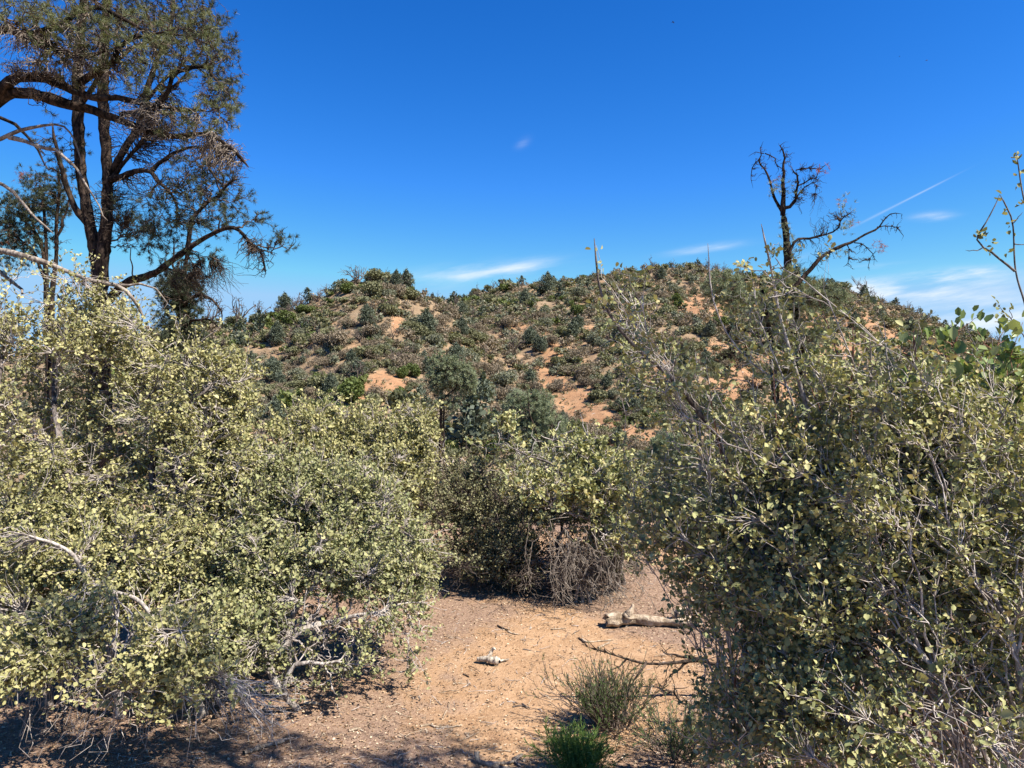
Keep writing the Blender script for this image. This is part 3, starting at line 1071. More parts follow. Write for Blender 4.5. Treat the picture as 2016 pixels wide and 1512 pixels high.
# everything beyond those: one mass of brush
mats = list(KINDS)
gv, gq, gt_, gm, cnt = [], [], [], [], 0
for i in rest:
    kd_ = kind[i]
    tier = MEDIUM if hy[i] < 135 else COARSE
    Vv, Qq, Tt = tier[kd_][int(rng.integers(0, len(tier[kd_])))]
    a = rng.uniform(0, 6.28)
    c, s_ = math.cos(a) * sc[i], math.sin(a) * sc[i]
    X = Vv @ np.array([[c, s_, 0], [-s_, c, 0], [0, 0, sc[i] * rng.uniform(0.85, 1.2)]]) + np.array([hx[i], hy[i], hz[i] - 0.08])
    gv.append(X)
    gq.append(Qq + cnt)
    gt_.append(np.clip(Tt + rng.normal(0, 0.12), 0, 1))
    gm.append(np.full(len(Qq), mats.index(kd_)))
    cnt += len(X)
# brush on the slope left of the big oak
for _ in range(420):
    y = 8.5 + 56 * rng.uniform() ** 0.8
    x = -y * rng.uniform(0.42, 1.3) - 1.0
    if y < 14 and x > -y * 0.75:
        continue
    kd_ = ['olive', 'grey', 'brown', 'olive', 'green'][int(rng.integers(0, 5))]
    Vv, Qq, Tt = MEDIUM[kd_][int(rng.integers(0, len(MEDIUM[kd_])))]
    gv.append(Vv * rng.uniform(0.7, 1.1) + np.array([x, y, gz(x, y) - 0.05]))
    gq.append(Qq + cnt)
    gt_.append(Tt)
    gm.append(np.full(len(Qq), mats.index(kd_)))
    cnt += len(Vv)
# tiny tufts dotted over the bare soil
nt = 11000
ty = 64 + 200 * rng.uniform(0, 1, nt) ** 0.8
tx = rng.uniform(-0.7, 0.7, nt) * ty
tb = bareness(tx, ty)
tk = tb > 0.12
tx, ty = tx[tk], ty[tk]
tz = height(tx, ty)
for x, y, z in zip(tx, ty, tz):
    k = 7
    pos = np.array([x, y, z + 0.12]) + rng.normal(0, 1, (k, 3)) * np.array([0.2, 0.2, 0.08])
    Vv, Qq = leaves(pos, rng.normal(0, 1, (k, 3)), rng.normal(0, 1, (k, 3)), rng.uniform(0.18, 0.4, k), LEAF_ROUND)
    gv.append(Vv)
    gq.append(Qq + cnt)
    gt_.append(np.full(len(Vv), rng.uniform(0.1, 0.9)))
    gm.append(np.full(len(Qq), mats.index(['olive', 'brown', 'grey'][int(rng.integers(0, 3))])))
    cnt += len(Vv)
me = make_mesh('hillside_brush', np.concatenate(gv), np.concatenate(gq), [KINDS[k][0] for k in mats], np.concatenate(gt_), False, np.concatenate(gm))
tag(link('hillside_brush', me), 'far mass of chaparral brush covering the hills', None, None, 'stuff')
print('hill shrubs rest', len(rest), 'all', len(hx), n_ind, 'quads', len(me.polygons))

# ------------------------------------------------------------------ brush between the clearing and the hill
def mid_variants(kinds):
    out = []
    for mat, n, rx, rz, leaf, lobes in kinds:
        fol = clump_mesh(n, rx, rz, leaf, lobes, 0)
        br = bare_mesh(rz * 2.0, 14, 0.022)
        out.append((make_mesh('foliage', fol[0], fol[1], mat, fol[2]), make_mesh('branches', br[0], br[1], M_TWIG, br[2])))
    return out


MID_KINDS = [(M_HILL_GREY, 1.1, 0.8, 5), (M_HILL_OLIVE, 1.2, 0.75, 5), (M_HILL_GREEN, 1.0, 0.8, 4), (M_HILL_BROWN, 1.1, 0.8, 5), (M_SMALL, 1.2, 0.75, 5), (M_OAK, 1.2, 0.8, 5)]
MIDV = mid_variants([(m, 3800, a, b, 0.085, c) for m, a, b, c in MID_KINDS])
MIDN = mid_variants([(m, 9000, a, b, 0.040, c) for m, a, b, c in MID_KINDS])
MID_WORDS = ['grey green bush', 'olive green bush', 'dark green bush', 'grey brown twiggy bush', 'brownish small leaved bush', 'yellowish olive oak scrub']


def where_mid(px, d):
    if px < 880:
        side = 'below the left knoll beyond the left oaks'
    elif px < 1080:
        side = 'in the draw behind the dark central bush'
    elif px < 1420:
        side = 'in the draw below the orange slope'
    else:
        side = 'on the slope behind the right oak'
    return side + (', close behind the clearing' if d < 16 else (', halfway down' if d < 32 else ', far down'))


mid_n = 0
grid = []
for d in np.geomspace(10.5, 66, 18):
    w = 0.74 * d
    step = max(1.7, d * 0.085)
    for x in np.arange(-w, w, step):
        grid.append((x + rng.uniform(-0.5, 0.5) * step, d * rng.uniform(0.95, 1.06)))
for x, d in grid:
    px = 1008 + F * x / d
    if px < 430 or px > 2040:
        continue
    top_py = 756 - F * (gz(x, d) + 1.4 - EYE) / d
    if top_py > 1010 or (d < 30 and top_py < 800) or (abs(px - 870) < 48 and d < 38 and top_py < 855) or (abs(px - 1045) < 60 and d < 17 and top_py < 880):
        continue
    if rng.uniform() < (0.12 if d < 30 else 0.22):
        continue
    v = int(rng.choice(6, p=[0.26, 0.2, 0.1, 0.2, 0.1, 0.14]))
    s = rng.uniform(0.75, 1.25)
    if 1000 < px < 1450 and d > 30 and rng.uniform() < 0.45:
        continue
    root = thing('chaparral_bush', MID_WORDS[v] + ' ' + where_mid(px, d), 'bush', (x, d, gz(x, d) - 0.05), 'bushes in the draw beyond the clearing')
    root.rotation_euler = (0, 0, rng.uniform(0, 6.28))
    root.scale = (s, s, s * rng.uniform(0.85, 1.15))
    vset = MIDN if d < 24 else MIDV
    link('foliage', vset[v][0], root)
    link('branch_sprays', vset[v][1], root)
    mid_n += 1
print('mid bushes', mid_n)

# ------------------------------------------------------------------ scrub oaks and bushes round the clearing
# big scrub oak on the left
def G(x, y):
    return np.array([x, y, gz(x, y)])


def up_stem(bx, by, pts, r0, r1, mat=None):
    p = [G(bx, by) - np.array([0, 0, 0.05])] + px_path(pts)
    return (p, r0, r1) if mat is None else (p, r0, r1, mat)


bush('scrub_oak', 'tall olive leaved scrub oak filling the left side below the overhanging pine', 'scrub oak', G(-1.9, 4.1),
     [up_stem(-1.6, 3.9, [(440, 1330, 3.9), (420, 1150, 4.0), (330, 900, 4.2), (322, 850, 4.3), (250, 700, 4.5)], 0.04, 0.010, M_STEM_D),
      up_stem(-1.7, 4.0, [(330, 1200, 4.1), (300, 950, 4.2), (330, 860, 4.2), (420, 760, 4.3)], 0.032, 0.008, M_STEM_D),
      up_stem(-2.1, 3.8, [(190, 1250, 3.9), (150, 1000, 4.0), (110, 800, 4.3), (120, 600, 4.6)], 0.034, 0.008, M_STEM_D),
      up_stem(-2.3, 3.7, [(50, 1250, 3.7), (30, 1050, 3.8), (-20, 850, 4.0), (20, 680, 4.4)], 0.03, 0.008, M_STEM_D),
      up_stem(-1.9, 3.6, [(230, 1330, 3.6), (200, 1180, 3.5), (120, 1080, 3.4), (60, 1040, 3.3)], 0.024, 0.006),
      up_stem(-1.55, 3.6, [(400, 1400, 3.6), (330, 1260, 3.5), (260, 1180, 3.4), (180, 1150, 3.3)], 0.022, 0.005)],
     [blob(-10, 640, 4.6, 90, 110, 0.4), blob(-10, 760, 4.4, 80, 90, 0.4), blob(120, 640, 4.6, 150, 110, 0.5), blob(60, 780, 4.4, 170, 150, 0.55), blob(250, 720, 4.5, 130, 120, 0.5), blob(380, 790, 4.4, 115, 110, 0.45),
      blob(440, 760, 4.5, 58, 90, 0.3), blob(330, 930, 4.3, 150, 110, 0.45), blob(120, 940, 4.1, 180, 140, 0.5), blob(60, 1110, 3.7, 150, 130, 0.5),
      blob(250, 1090, 3.9, 170, 110, 0.5), blob(150, 1240, 3.2, 190, 70, 0.45), blob(290, 1265, 3.1, 120, 75, 0.35), blob(60, 1340, 2.9, 90, 50, 0.3),
      blob(420, 1080, 4.3, 90, 90, 0.4), blob(360, 1180, 3.9, 80, 60, 0.35), blob(480, 960, 4.6, 60, 70, 0.4), blob(400, 1340, 3.1, 90, 45, 0.25, 0.6), blob(320, 1375, 3.0, 45, 40, 0.15, 0.7), blob(220, 1350, 3.0, 80, 35, 0.25, 0.6), blob(400, 900, 4.3, 95, 130, 0.35)],
     360, 12600, M_OAK, per=11, size=0.0175, lmax=0.24, up=0.2, dead=480, dead_blobs=[blob(250, 1050, 4.1, 240, 300, 0.6, 0.5), blob(330, 1400, 3.2, 300, 70, 0.35), blob(150, 1420, 3.1, 200, 60, 0.3), blob(520, 1400, 3.3, 110, 60, 0.25)])

bush('scrub_oak', 'low spreading grey green scrub oak leaning over the left edge of the clearing', 'scrub oak', G(-0.9, 4.4),
     [up_stem(-1.2, 4.0, [(560, 1260, 4.0), (620, 1150, 4.1), (700, 1080, 4.2), (790, 1040, 4.3)], 0.026, 0.006),
      up_stem(-1.15, 3.8, [(540, 1300, 3.8), (640, 1220, 3.9), (740, 1200, 3.9), (830, 1190, 4.0)], 0.024, 0.005),
      up_stem(-1.2, 4.2, [(530, 1150, 4.3), (540, 1000, 4.4), (590, 930, 4.5)], 0.026, 0.006),
      up_stem(-1.05, 3.7, [(560, 1330, 3.6), (640, 1310, 3.6), (700, 1300, 3.6)], 0.018, 0.004)],
     [blob(560, 980, 4.5, 110, 90, 0.4), blob(680, 1010, 4.5, 130, 100, 0.45), blob(520, 1110, 4.2, 130, 110, 0.45), blob(660, 1130, 4.2, 150, 110, 0.45),
      blob(780, 1110, 4.3, 85, 90, 0.4), blob(560, 1250, 3.8, 130, 80, 0.4), blob(700, 1230, 3.9, 120, 70, 0.35), blob(790, 1210, 4.1, 60, 55, 0.25),
      blob(640, 1310, 3.7, 80, 40, 0.25, 0.8), blob(810, 1300, 3.9, 22, 60, 0.1, 0.5), blob(440, 1230, 3.7, 80, 80, 0.35)],
     280, 8600, M_OAK2, per=11, size=0.017, lmax=0.22, up=0.2, dead=1200)

bush('scrub_oak', 'pale yellowish scrub oak rising behind the low left oak below the knoll', 'scrub oak', G(-1.6, 6.6),
     [up_stem(-1.5, 6.5, [(640, 1000, 6.5), (600, 880, 6.6), (575, 810, 6.7)], 0.03, 0.008, M_STEM_D),
      up_stem(-1.3, 6.6, [(720, 1000, 6.6), (740, 880, 6.7), (735, 800, 6.8)], 0.03, 0.008, M_STEM_D),
      up_stem(-1.2, 6.5, [(780, 1000, 6.5), (810, 900, 6.6), (830, 830, 6.7)], 0.026, 0.007, M_STEM_D)],
     [blob(620, 830, 6.8, 60, 45, 0.5), blob(740, 830, 6.8, 95, 50, 0.5), blob(830, 850, 6.6, 45, 60, 0.4), blob(560, 890, 6.5, 70, 70, 0.5),
      blob(690, 900, 6.5, 130, 60, 0.5), blob(790, 940, 6.3, 80, 80, 0.45), blob(630, 970, 6.2, 120, 70, 0.5), blob(760, 1030, 6.0, 90, 60, 0.4)],
     190, 4400, M_OAK, per=11, size=0.024, lmax=0.32, up=0.25)

bush('mountain_mahogany', 'dense brownish small leaved bush at the far end of the clearing', 'bush', G(0.05, 6.2),
     [up_stem(0.0 + dx, 6.2 + dy, [(px, 1050, 6.2 + dy), (px2, 930, 6.3 + dy)], 0.022, 0.005, M_STEM_D)
      for dx, dy, px, px2 in ((-0.35, 0.1, 900, 880), (-0.15, 0, 960, 950), (0.1, -0.1, 1040, 1040), (0.3, 0.1, 1100, 1110), (0.0, 0.3, 1000, 1000), (0.5, 0.1, 1160, 1190))],
     [blob(900, 1010, 6.2, 85, 95, 0.5), blob(990, 1000, 6.2, 100, 105, 0.5), blob(1090, 1030, 6.1, 100, 100, 0.5), blob(940, 1090, 5.9, 95, 60, 0.4),
      blob(1050, 1110, 5.8, 110, 55, 0.4), blob(1170, 1080, 5.9, 90, 90, 0.4), blob(1010, 1085, 5.9, 70, 60, 0.4, 1.3), blob(960, 930, 6.5, 90, 40, 0.4), blob(1200, 1000, 6.2, 80, 70, 0.4)],
     260, 5200, M_SMALL, per=12, size=0.0155, r2=0.005, lmax=0.28, up=0.15, twig_mat=M_TWIG_B, dead=1400, bare=0.15,
     dead_blobs=[blob(960, 1130, 5.8, 110, 45, 0.4), blob(1090, 1130, 5.6, 120, 60, 0.4), blob(1190, 1120, 5.7, 90, 65, 0.4)])

bush('scrub_oak', 'bright yellow green scrub oak arching over the right of the dark central bush', 'scrub oak', G(0.75, 5.9),
     [up_stem(0.85, 5.9, [(1200, 1080, 5.8), (1150, 980, 5.7), (1090, 920, 5.7), (1010, 880, 5.8)], 0.024, 0.006, M_STEM_D),
      up_stem(0.9, 5.9, [(1220, 1050, 5.9), (1190, 960, 5.9), (1150, 880, 6.0)], 0.022, 0.006, M_STEM_D),
      up_stem(0.8, 5.8, [(1230, 1090, 5.6), (1200, 1040, 5.5), (1120, 1010, 5.5), (1060, 1000, 5.5)], 0.018, 0.005)],
     [blob(1150, 895, 6.0, 80, 45, 0.4), blob(1040, 910, 5.8, 70, 60, 0.35), blob(1120, 970, 5.6, 110, 60, 0.35), blob(1220, 960, 5.7, 70, 80, 0.35),
      blob(1200, 1050, 5.5, 70, 45, 0.3), blob(985, 880, 6.0, 50, 40, 0.3, 0.8), blob(1000, 830, 6.2, 26, 20, 0.2, 0.5)],
     120, 1500, M_OAKR, per=9, size=0.028, lmax=0.3, up=0.3)

# leafless grey bush in front of the dark one
rt = thing('bare_twig_bush', 'drooping leafless grey twig bush at the far edge of the clearing', 'bush', G(0.52, 5.45))
A0 = np.array([P(1125 + dx, 1060, 5.4) for dx in (-14, 0, 16)])
k = rng.integers(0, 3, 80)
st = A0[k] + rng.normal(0, 0.09, (80, 3)) * np.array([1.3, 1, 1])
en = np.stack([st[:, 0] + rng.normal(0.02, 0.15, 80) + 0.14 * (rng.uniform(0, 1, 80) > 0.6), st[:, 1] - rng.uniform(-0.2, 0.2, 80), rng.uniform(0.0, 0.42, 80)], 1)
en[:, 2] += height(en[:, 0], en[:, 1])
Pp = branches(st, norm(rng.normal(0, 0.7, st.shape) + np.array([0, -0.3, 0.5])), en, 9, 0.6, 0.06)
Vv, Qq = tubes(Pp, 0.0026 * (1 - 0.6 * np.linspace(0, 1, 9))[None] * np.ones((80, 1)), 4)
g = Geo()
g.add(Vv - np.array(rt.location), Qq)
m2 = 900
k = rng.integers(0, 80, m2)
ps, tn = along(Pp[k], rng.uniform(0.2, 1, (m2, 1)))
ps, tn = ps[:, 0], tn[:, 0]
Vv, Qq = tubes(branches(ps, tn, ps + norm(tn + rng.normal(0, 0.6, ps.shape) + np.array([0, 0, -0.3])) * rng.uniform(0.05, 0.18, (m2, 1)), 4, 0.5, 0.1),
               0.0017 * np.ones((m2, 4)), 3)
g.add(Vv - np.array(rt.location), Qq)
link('twig_sprays', g.mesh('twig_sprays', M_DEAD), rt)
g = Geo()
for dx in (-0.05, 0.0, 0.06):
    b = G(0.52 + dx, 5.45)
    Vv, Qq, _, _ = limb_geo([b, A0[1] * 0.5 + b * 0.5 + rng.normal(0, 0.02, 3), A0[1] + np.array([dx, 0, 0])], 0.013, 0.006, 6)
    g2 = Geo()
    g2.add(Vv - np.array(rt.location), Qq)
    link('stem', g2.mesh('stem', M_STEM, True), rt)

# the big oak on the right
RB_ = lambda pts, r0, r1, mat=None, b=(1.38, 2.2): up_stem(b[0], b[1], pts, r0, r1, mat)
right_stems = [
    RB_([(1700, 1300, 2.17), (1590, 1120, 2.21), (1490, 960, 2.24), (1420, 850, 2.26), (1330, 745, 2.28), (1250, 665, 2.30), (1190, 580, 2.32), (1165, 490, 2.32)], 0.0224, 0.0032, M_STEM_D),
    RB_([(1690, 1200, 2.17), (1640, 950, 2.21), (1580, 770, 2.24), (1545, 640, 2.28), (1525, 550, 2.28), (1490, 450, 2.28)], 0.0176, 0.0024),
    RB_([(1830, 1250, 2.14), (1770, 1000, 2.14), (1730, 850, 2.14), (1705, 720, 2.14), (1692, 620, 2.14)], 0.0112, 0.0024, M_TWIG_RED),
    RB_([(1930, 1250, 2.06), (1890, 1000, 2.14), (1840, 850, 2.14)], 0.0160, 0.0032, M_STEM, (1.5, 2.1)),
    RB_([(1600, 1350, 2.21), (1450, 1190, 2.28), (1340, 1060, 2.36), (1270, 970, 2.39)], 0.0144, 0.0024),
    RB_([(1620, 1420, 2.17), (1480, 1325, 2.28), (1390, 1310, 2.36)], 0.0128, 0.0032),
    RB_([(1690, 1290, 2.14), (1560, 1170, 2.21), (1430, 1120, 2.32), (1300, 1090, 2.39), (1230, 1060, 2.42)], 0.0144, 0.0024),
    RB_([(1720, 1200, 2.14), (1640, 1050, 2.14), (1560, 930, 2.17), (1545, 850, 2.17), (1540, 730, 2.17)], 0.0088, 0.0016, M_TWIG_RED),
    RB_([(1800, 1200, 2.14), (1720, 1000, 2.17), (1640, 860, 2.21), (1600, 760, 2.21)], 0.0104, 0.0016, M_TWIG_RED),
    RB_([(1900, 1400, 1.90), (1810, 1250, 1.90), (1760, 1100, 1.98), (1700, 950, 2.06)], 0.0120, 0.0024, M_STEM, (1.35, 2.0)),
    RB_([(1990, 1350, 1.82), (1900, 1150, 1.90), (1830, 1000, 1.98)], 0.0112, 0.0032, M_STEM, (1.4, 1.95)),
    RB_([(1760, 1400, 2.06), (1620, 1250, 2.14), (1500, 1080, 2.17), (1440, 960, 2.21)], 0.0096, 0.0024, M_TWIG),
    RB_([(1700, 1450, 2.06), (1560, 1390, 2.14), (1480, 1440, 2.14), (1440, 1480, 2.14)], 0.0096, 0.0032, M_TWIG),
    RB_([(1850, 1150, 2.17), (1700, 900, 2.24), (1610, 740, 2.32), (1560, 640, 2.36)], 0.0128, 0.0024, M_TWIG),
    RB_([(1760, 1150, 2.17), (1640, 870, 2.24), (1470, 700, 2.32), (1420, 600, 2.36), (1425, 500, 2.36)], 0.0096, 0.0016, M_TWIG),
]
# long straight shoots slanting up and to the left out of its base
for _ in range(58):
    x1, y1 = rng.uniform(1340, 1990), rng.uniform(560, 1250)
    y1 = max(y1, 640 + (1650 - x1) * 0.0 if x1 > 1650 else 560)
    dd_ = rng.uniform(2.1, 2.5)
    lean = rng.uniform(60, 330)
    bx = (x1 + lean * (1650 - y1) / 700 - 1008) / F * 2.2
    b_ = G(np.clip(bx, 0.75, 1.75), rng.uniform(2.0, 2.5))
    tip = P(x1, y1, dd_)
    mid_ = b_ * 0.45 + tip * 0.55 + rng.normal(0, 0.04, 3)
    right_stems.append(([b_ - np.array([0, 0, 0.05]), mid_, tip], rng.uniform(0.005, 0.010), 0.0016, [M_TWIG, M_STEM, M_TWIG_RED, M_TWIG][int(rng.integers(0, 4))]))
bush('scrub_oak', 'large yellow green scrub oak with long slanting stems filling the right side', 'scrub oak', G(1.4, 2.15), right_stems,
     [blob(1230, 610, 2.34, 70, 70, 0.25, 0.15), blob(1290, 720, 2.32, 90, 80, 0.3, 0.17), blob(1370, 820, 2.30, 110, 95, 0.35, 0.14), blob(1500, 560, 2.34, 70, 80, 0.3, 0.18),
      blob(1480, 690, 2.34, 110, 80, 0.3, 0.07), blob(1420, 950, 2.30, 140, 110, 0.4, 0.2), blob(1600, 690, 2.30, 120, 90, 0.35, 0.13), blob(1560, 900, 2.26, 150, 120, 0.4, 0.22),
      blob(1720, 820, 2.22, 150, 140, 0.4), blob(1700, 1010, 2.18, 190, 140, 0.45), blob(1890, 900, 2.18, 150, 130, 0.45), blob(1930, 1100, 2.06, 130, 160, 0.4),
      blob(1560, 1120, 2.22, 170, 110, 0.4), blob(1400, 1090, 2.34, 120, 95, 0.35, 0.5), blob(1320, 1010, 2.38, 70, 70, 0.3, 0.33), blob(1740, 1230, 2.14, 190, 120, 0.4),
      blob(1520, 1290, 2.18, 140, 110, 0.35, 0.8), blob(1420, 1210, 2.30, 80, 60, 0.3, 0.5), blob(1850, 1370, 1.90, 200, 110, 0.35), blob(1600, 1430, 2.06, 160, 80, 0.3, 0.8),
      blob(1275, 950, 2.5, 60, 90, 0.2, 0.18), blob(1265, 1060, 2.55, 50, 70, 0.2, 0.22), blob(1440, 1440, 2.14, 90, 60, 0.25, 0.7), blob(1800, 1480, 1.82, 220, 70, 0.3)],
     560, 8800, M_OAKR, per=10, size=0.0140, r2=0.0034, r3=0.0015, lmax=0.2, slant=(-0.55, 0.05, 0.83), up=0.22, dead=900, bare=0.12, wob=0.022, n2wob=0.035)

# ------------------------------------------------------------------ pines
NB = 10.0


def ground_at(px, d, dz=-0.1):
    x = (px - 1008) / F * d
    return np.array([x, d, gz(x, d) + dz])


# two stemmed pine on the left
d = 9.6
pine('pinyon_pine', 'tall two stemmed pine with dark trunks standing behind the left oak', ground_at(195, d),
     [([ground_at(178, d)] + [P(*q, d) for q in ((192, 700), (190, 560), (184, 490), (168, 400), (158, 300), (160, 150), (166, 0), (176, -140))], 0.098, 0.048),
      ([ground_at(212, d - 0.1)] + [P(*q, d - 0.1) for q in ((206, 700), (201, 560), (206, 450), (207, 380), (203, 290), (198, 200), (205, 60), (226, -120))], 0.10, 0.045)],
     [(px_path([(178, 450, d), (140, 395, d - .1), (122, 330, d - .2), (100, 240, d - .3)]), 0.0478, 0.0144),
      (px_path([(208, 360, d), (240, 345, d - .2), (290, 340, d - .4), (312, 358, d - .5), (345, 392, d - .6), (352, 420, d - .6)]), 0.0478, 0.0108),
      (px_path([(212, 350, d), (245, 295, d - .1), (275, 230, d), (300, 150, d), (330, 60, d + .1), (350, -60, d + .1)]), 0.0446, 0.0216),
      (px_path([(296, 340, d - .4), (318, 318, d - .4), (345, 300, d - .5), (400, 290, d - .6), (440, 300, d - .7)]), 0.0287, 0.0086),
      (px_path([(203, 600, d), (250, 560, d - .4), (310, 525, d - .8), (370, 488, d - 1.0), (420, 465, d - 1.1), (462, 455, d - 1.2), (492, 480, d - 1.2), (515, 500, d - 1.3), (524, 540, d - 1.3)]), 0.0606, 0.0101),
      (px_path([(370, 488, d - 1.0), (388, 420, d - 1.0), (430, 375, d - 1.0), (480, 350, d - 1.0)]), 0.0319, 0.0086),
      (px_path([(206, 380, d), (230, 340, d - .1), (262, 300, d - .2), (320, 200, d - .3), (380, 120, d - .5), (430, 40, d - .6)]), 0.0287, 0.0086),
      (px_path([(165, 200, d), (220, 120, d - .4), (320, 70, d - .8), (420, 90, d - .9)]), 0.0319, 0.0086),
      (px_path([(276, 226, d), (300, 180, d - .1), (360, 130, d - .3), (440, 160, d - .6)]), 0.0255, 0.0072)],
     [blob(400, 60, d - .5, 70, 80, 0.7), blob(430, 130, d - .6, 50, 60, 0.5), blob(330, 60, d, 90, 70, 0.8), blob(250, 20, d, 130, 70, 0.8), blob(440, 190, d - .6, 40, 60, 0.4),
      blob(330, 430, d - .7, 70, 60, 0.5), blob(420, 420, d - 1, 70, 50, 0.5), blob(400, 340, d - .8, 80, 50, 0.5), blob(555, 470, d - 1.3, 36, 30, 0.3, 0.9),
      blob(500, 430, d - 1.1, 40, 26, 0.3), blob(300, 470, d - .5, 50, 50, 0.4, 0.7), blob(400, 510, d - .9, 60, 34, 0.4, 0.7), blob(350, 540, d - .8, 70, 40, 0.4, 0.6),
      blob(250, 440, d, 40, 60, 0.4, 0.5), blob(120, 300, d, 60, 70, 0.5, 0.6), blob(470, 390, d - 1, 40, 30, 0.3, 0.8)],
     260, 1750, M_NEEDLE_D, per_tuft=14, tufts=4, nlen=0.05, nwid=0.0036, lmax=0.42, bare=0.25, dead_twigs=2800,
     dead_blobs=[blob(420, 330, d - .8, 80, 60, 0.5), blob(250, 420, d, 90, 80, 0.5), blob(500, 500, d - 1.2, 50, 50, 0.3), blob(400, 560, d - .8, 80, 40, 0.4), blob(300, 250, d, 100, 90, 0.5), blob(370, 380, d - .6, 80, 80, 0.5), blob(420, 200, d - .6, 50, 80, 0.4)],
     dead_mat=M_PINE_TWIG)

# a pine behind the photographer, whose bough shades the bottom of the picture
pb = np.array([2.6, -0.9, gz(2.6, -0.9) - 0.1])
pine('pinyon_pine', 'pine behind the viewpoint whose high bough dapples the foreground dirt with shade', pb,
     [([pb, pb + np.array([0.05, 0, 1.5]), pb + np.array([-0.05, 0.1, 3.2]), pb + np.array([0, 0.1, 5.0])], 0.14, 0.06)],
     [([pb + np.array([-0.05, 0.1, 2.9]), np.array([2.2, 0.6, 3.3]), np.array([1.6, 1.6, 3.45]), np.array([1.0, 2.1, 3.4]), np.array([0.3, 2.2, 3.45])], 0.06, 0.012),
      ([pb + np.array([-0.05, 0.1, 3.2]), np.array([2.5, 0.8, 3.6]), np.array([2.4, 2.0, 3.7])], 0.05, 0.012)],
     [(np.array([1.1, 2.1, 3.42]), (0.55, 0.36, 0.2), 1.0), (np.array([0.3, 2.15, 3.5]), (0.5, 0.3, 0.2), 0.8), (np.array([2.2, 1.9, 3.6]), (0.5, 0.4, 0.25), 0.45), (np.array([1.75, 1.5, 3.5]), (0.4, 0.4, 0.2), 0.4)],
     60, 520, M_NEEDLE, per_tuft=12, tufts=4, nlen=0.05, nwid=0.003, lmax=0.3, bare=0.1)

# slender dark pine lower down, right of the two stems
d = 11.0
pine('pinyon_pine', 'slim dark shaded pine standing low at the right of the two stemmed pine', ground_at(362, d),
     [([ground_at(380, d)] + [P(*q, d) for q in ((365, 680), (352, 600), (362, 540), (374, 470), (380, 430))], 0.085, 0.02)],
     [(px_path([(354, 620, d), (385, 585, d - .2), (412, 588, d - .3), (432, 605, d - .3), (440, 630, d - .3)]), 0.035, 0.008),
      (px_path([(356, 650, d), (380, 630, d - .2), (410, 630, d - .3), (430, 645, d - .3)]), 0.03, 0.008),
      (px_path([(355, 590, d), (345, 540, d), (340, 480, d)]), 0.03, 0.01)],
     [blob(352, 610, d, 42, 70, 0.5), blob(365, 570, d, 36, 50, 0.4), blob(355, 660, d, 50, 34, 0.5), blob(390, 680, d, 40, 30, 0.4, 0.6), blob(330, 560, d, 24, 40, 0.3, 0.5)],
     80, 900, M_NEEDLE_D, per_tuft=14, tufts=4, nlen=0.055, nwid=0.0045, lmax=0.35, bare=0.05, dead_twigs=170,
     dead_blobs=[blob(415, 605, d - .3, 34, 26, 0.2), blob(420, 640, d - .3, 26, 18, 0.2), blob(370, 500, d, 30, 50, 0.3)], dead_mat=M_CHAR)

# dark pine at the far left
d = 12.5
pine('pinyon_pine', 'dark bushy pine with fanned stems at the far left behind the grey dead limbs', ground_at(96, d),
     [([ground_at(100, d)] + [P(*q, d) for q in ((105, 640), (108, 500), (110, 440), (118, 380), (116, 330))], 0.075, 0.02),
      ([ground_at(88, d)] + [P(*q, d) for q in ((92, 640), (92, 500), (88, 440), (80, 370))], 0.07, 0.02)],
     [(px_path([(92, 540, d), (76, 470, d), (40, 430, d), (10, 410, d)]), 0.03, 0.008), (px_path([(92, 520, d), (70, 460, d), (50, 380, d)]), 0.028, 0.008),
      (px_path([(92, 560, d), (60, 490, d), (20, 460, d), (-20, 470, d)]), 0.03, 0.008), (px_path([(108, 480, d), (130, 420, d), (140, 370, d)]), 0.028, 0.008)],
     [blob(70, 410, d, 60, 50, 0.6), blob(20, 420, d, 40, 50, 0.5), blob(110, 380, d, 40, 50, 0.5), blob(50, 470, d, 60, 40, 0.5), blob(20, 500, d, 50, 40, 0.5, 0.7), blob(60, 350, d, 26, 26, 0.3, 0.5)],
     90, 850, M_NEEDLE_D, per_tuft=14, tufts=4, nlen=0.055, nwid=0.0045, lmax=0.42, bare=0.08, dead_twigs=150,
     dead_blobs=[blob(60, 470, d, 80, 60, 0.5)], dead_mat=M_PINE_TWIG,
     red=np.array([P(*q, d - .3) + rng.normal(0, 0.06, 3) for q in ((42, 345), (40, 350), (46, 348), (8, 470), (12, 460), (5, 480)) for _ in range(4)]))

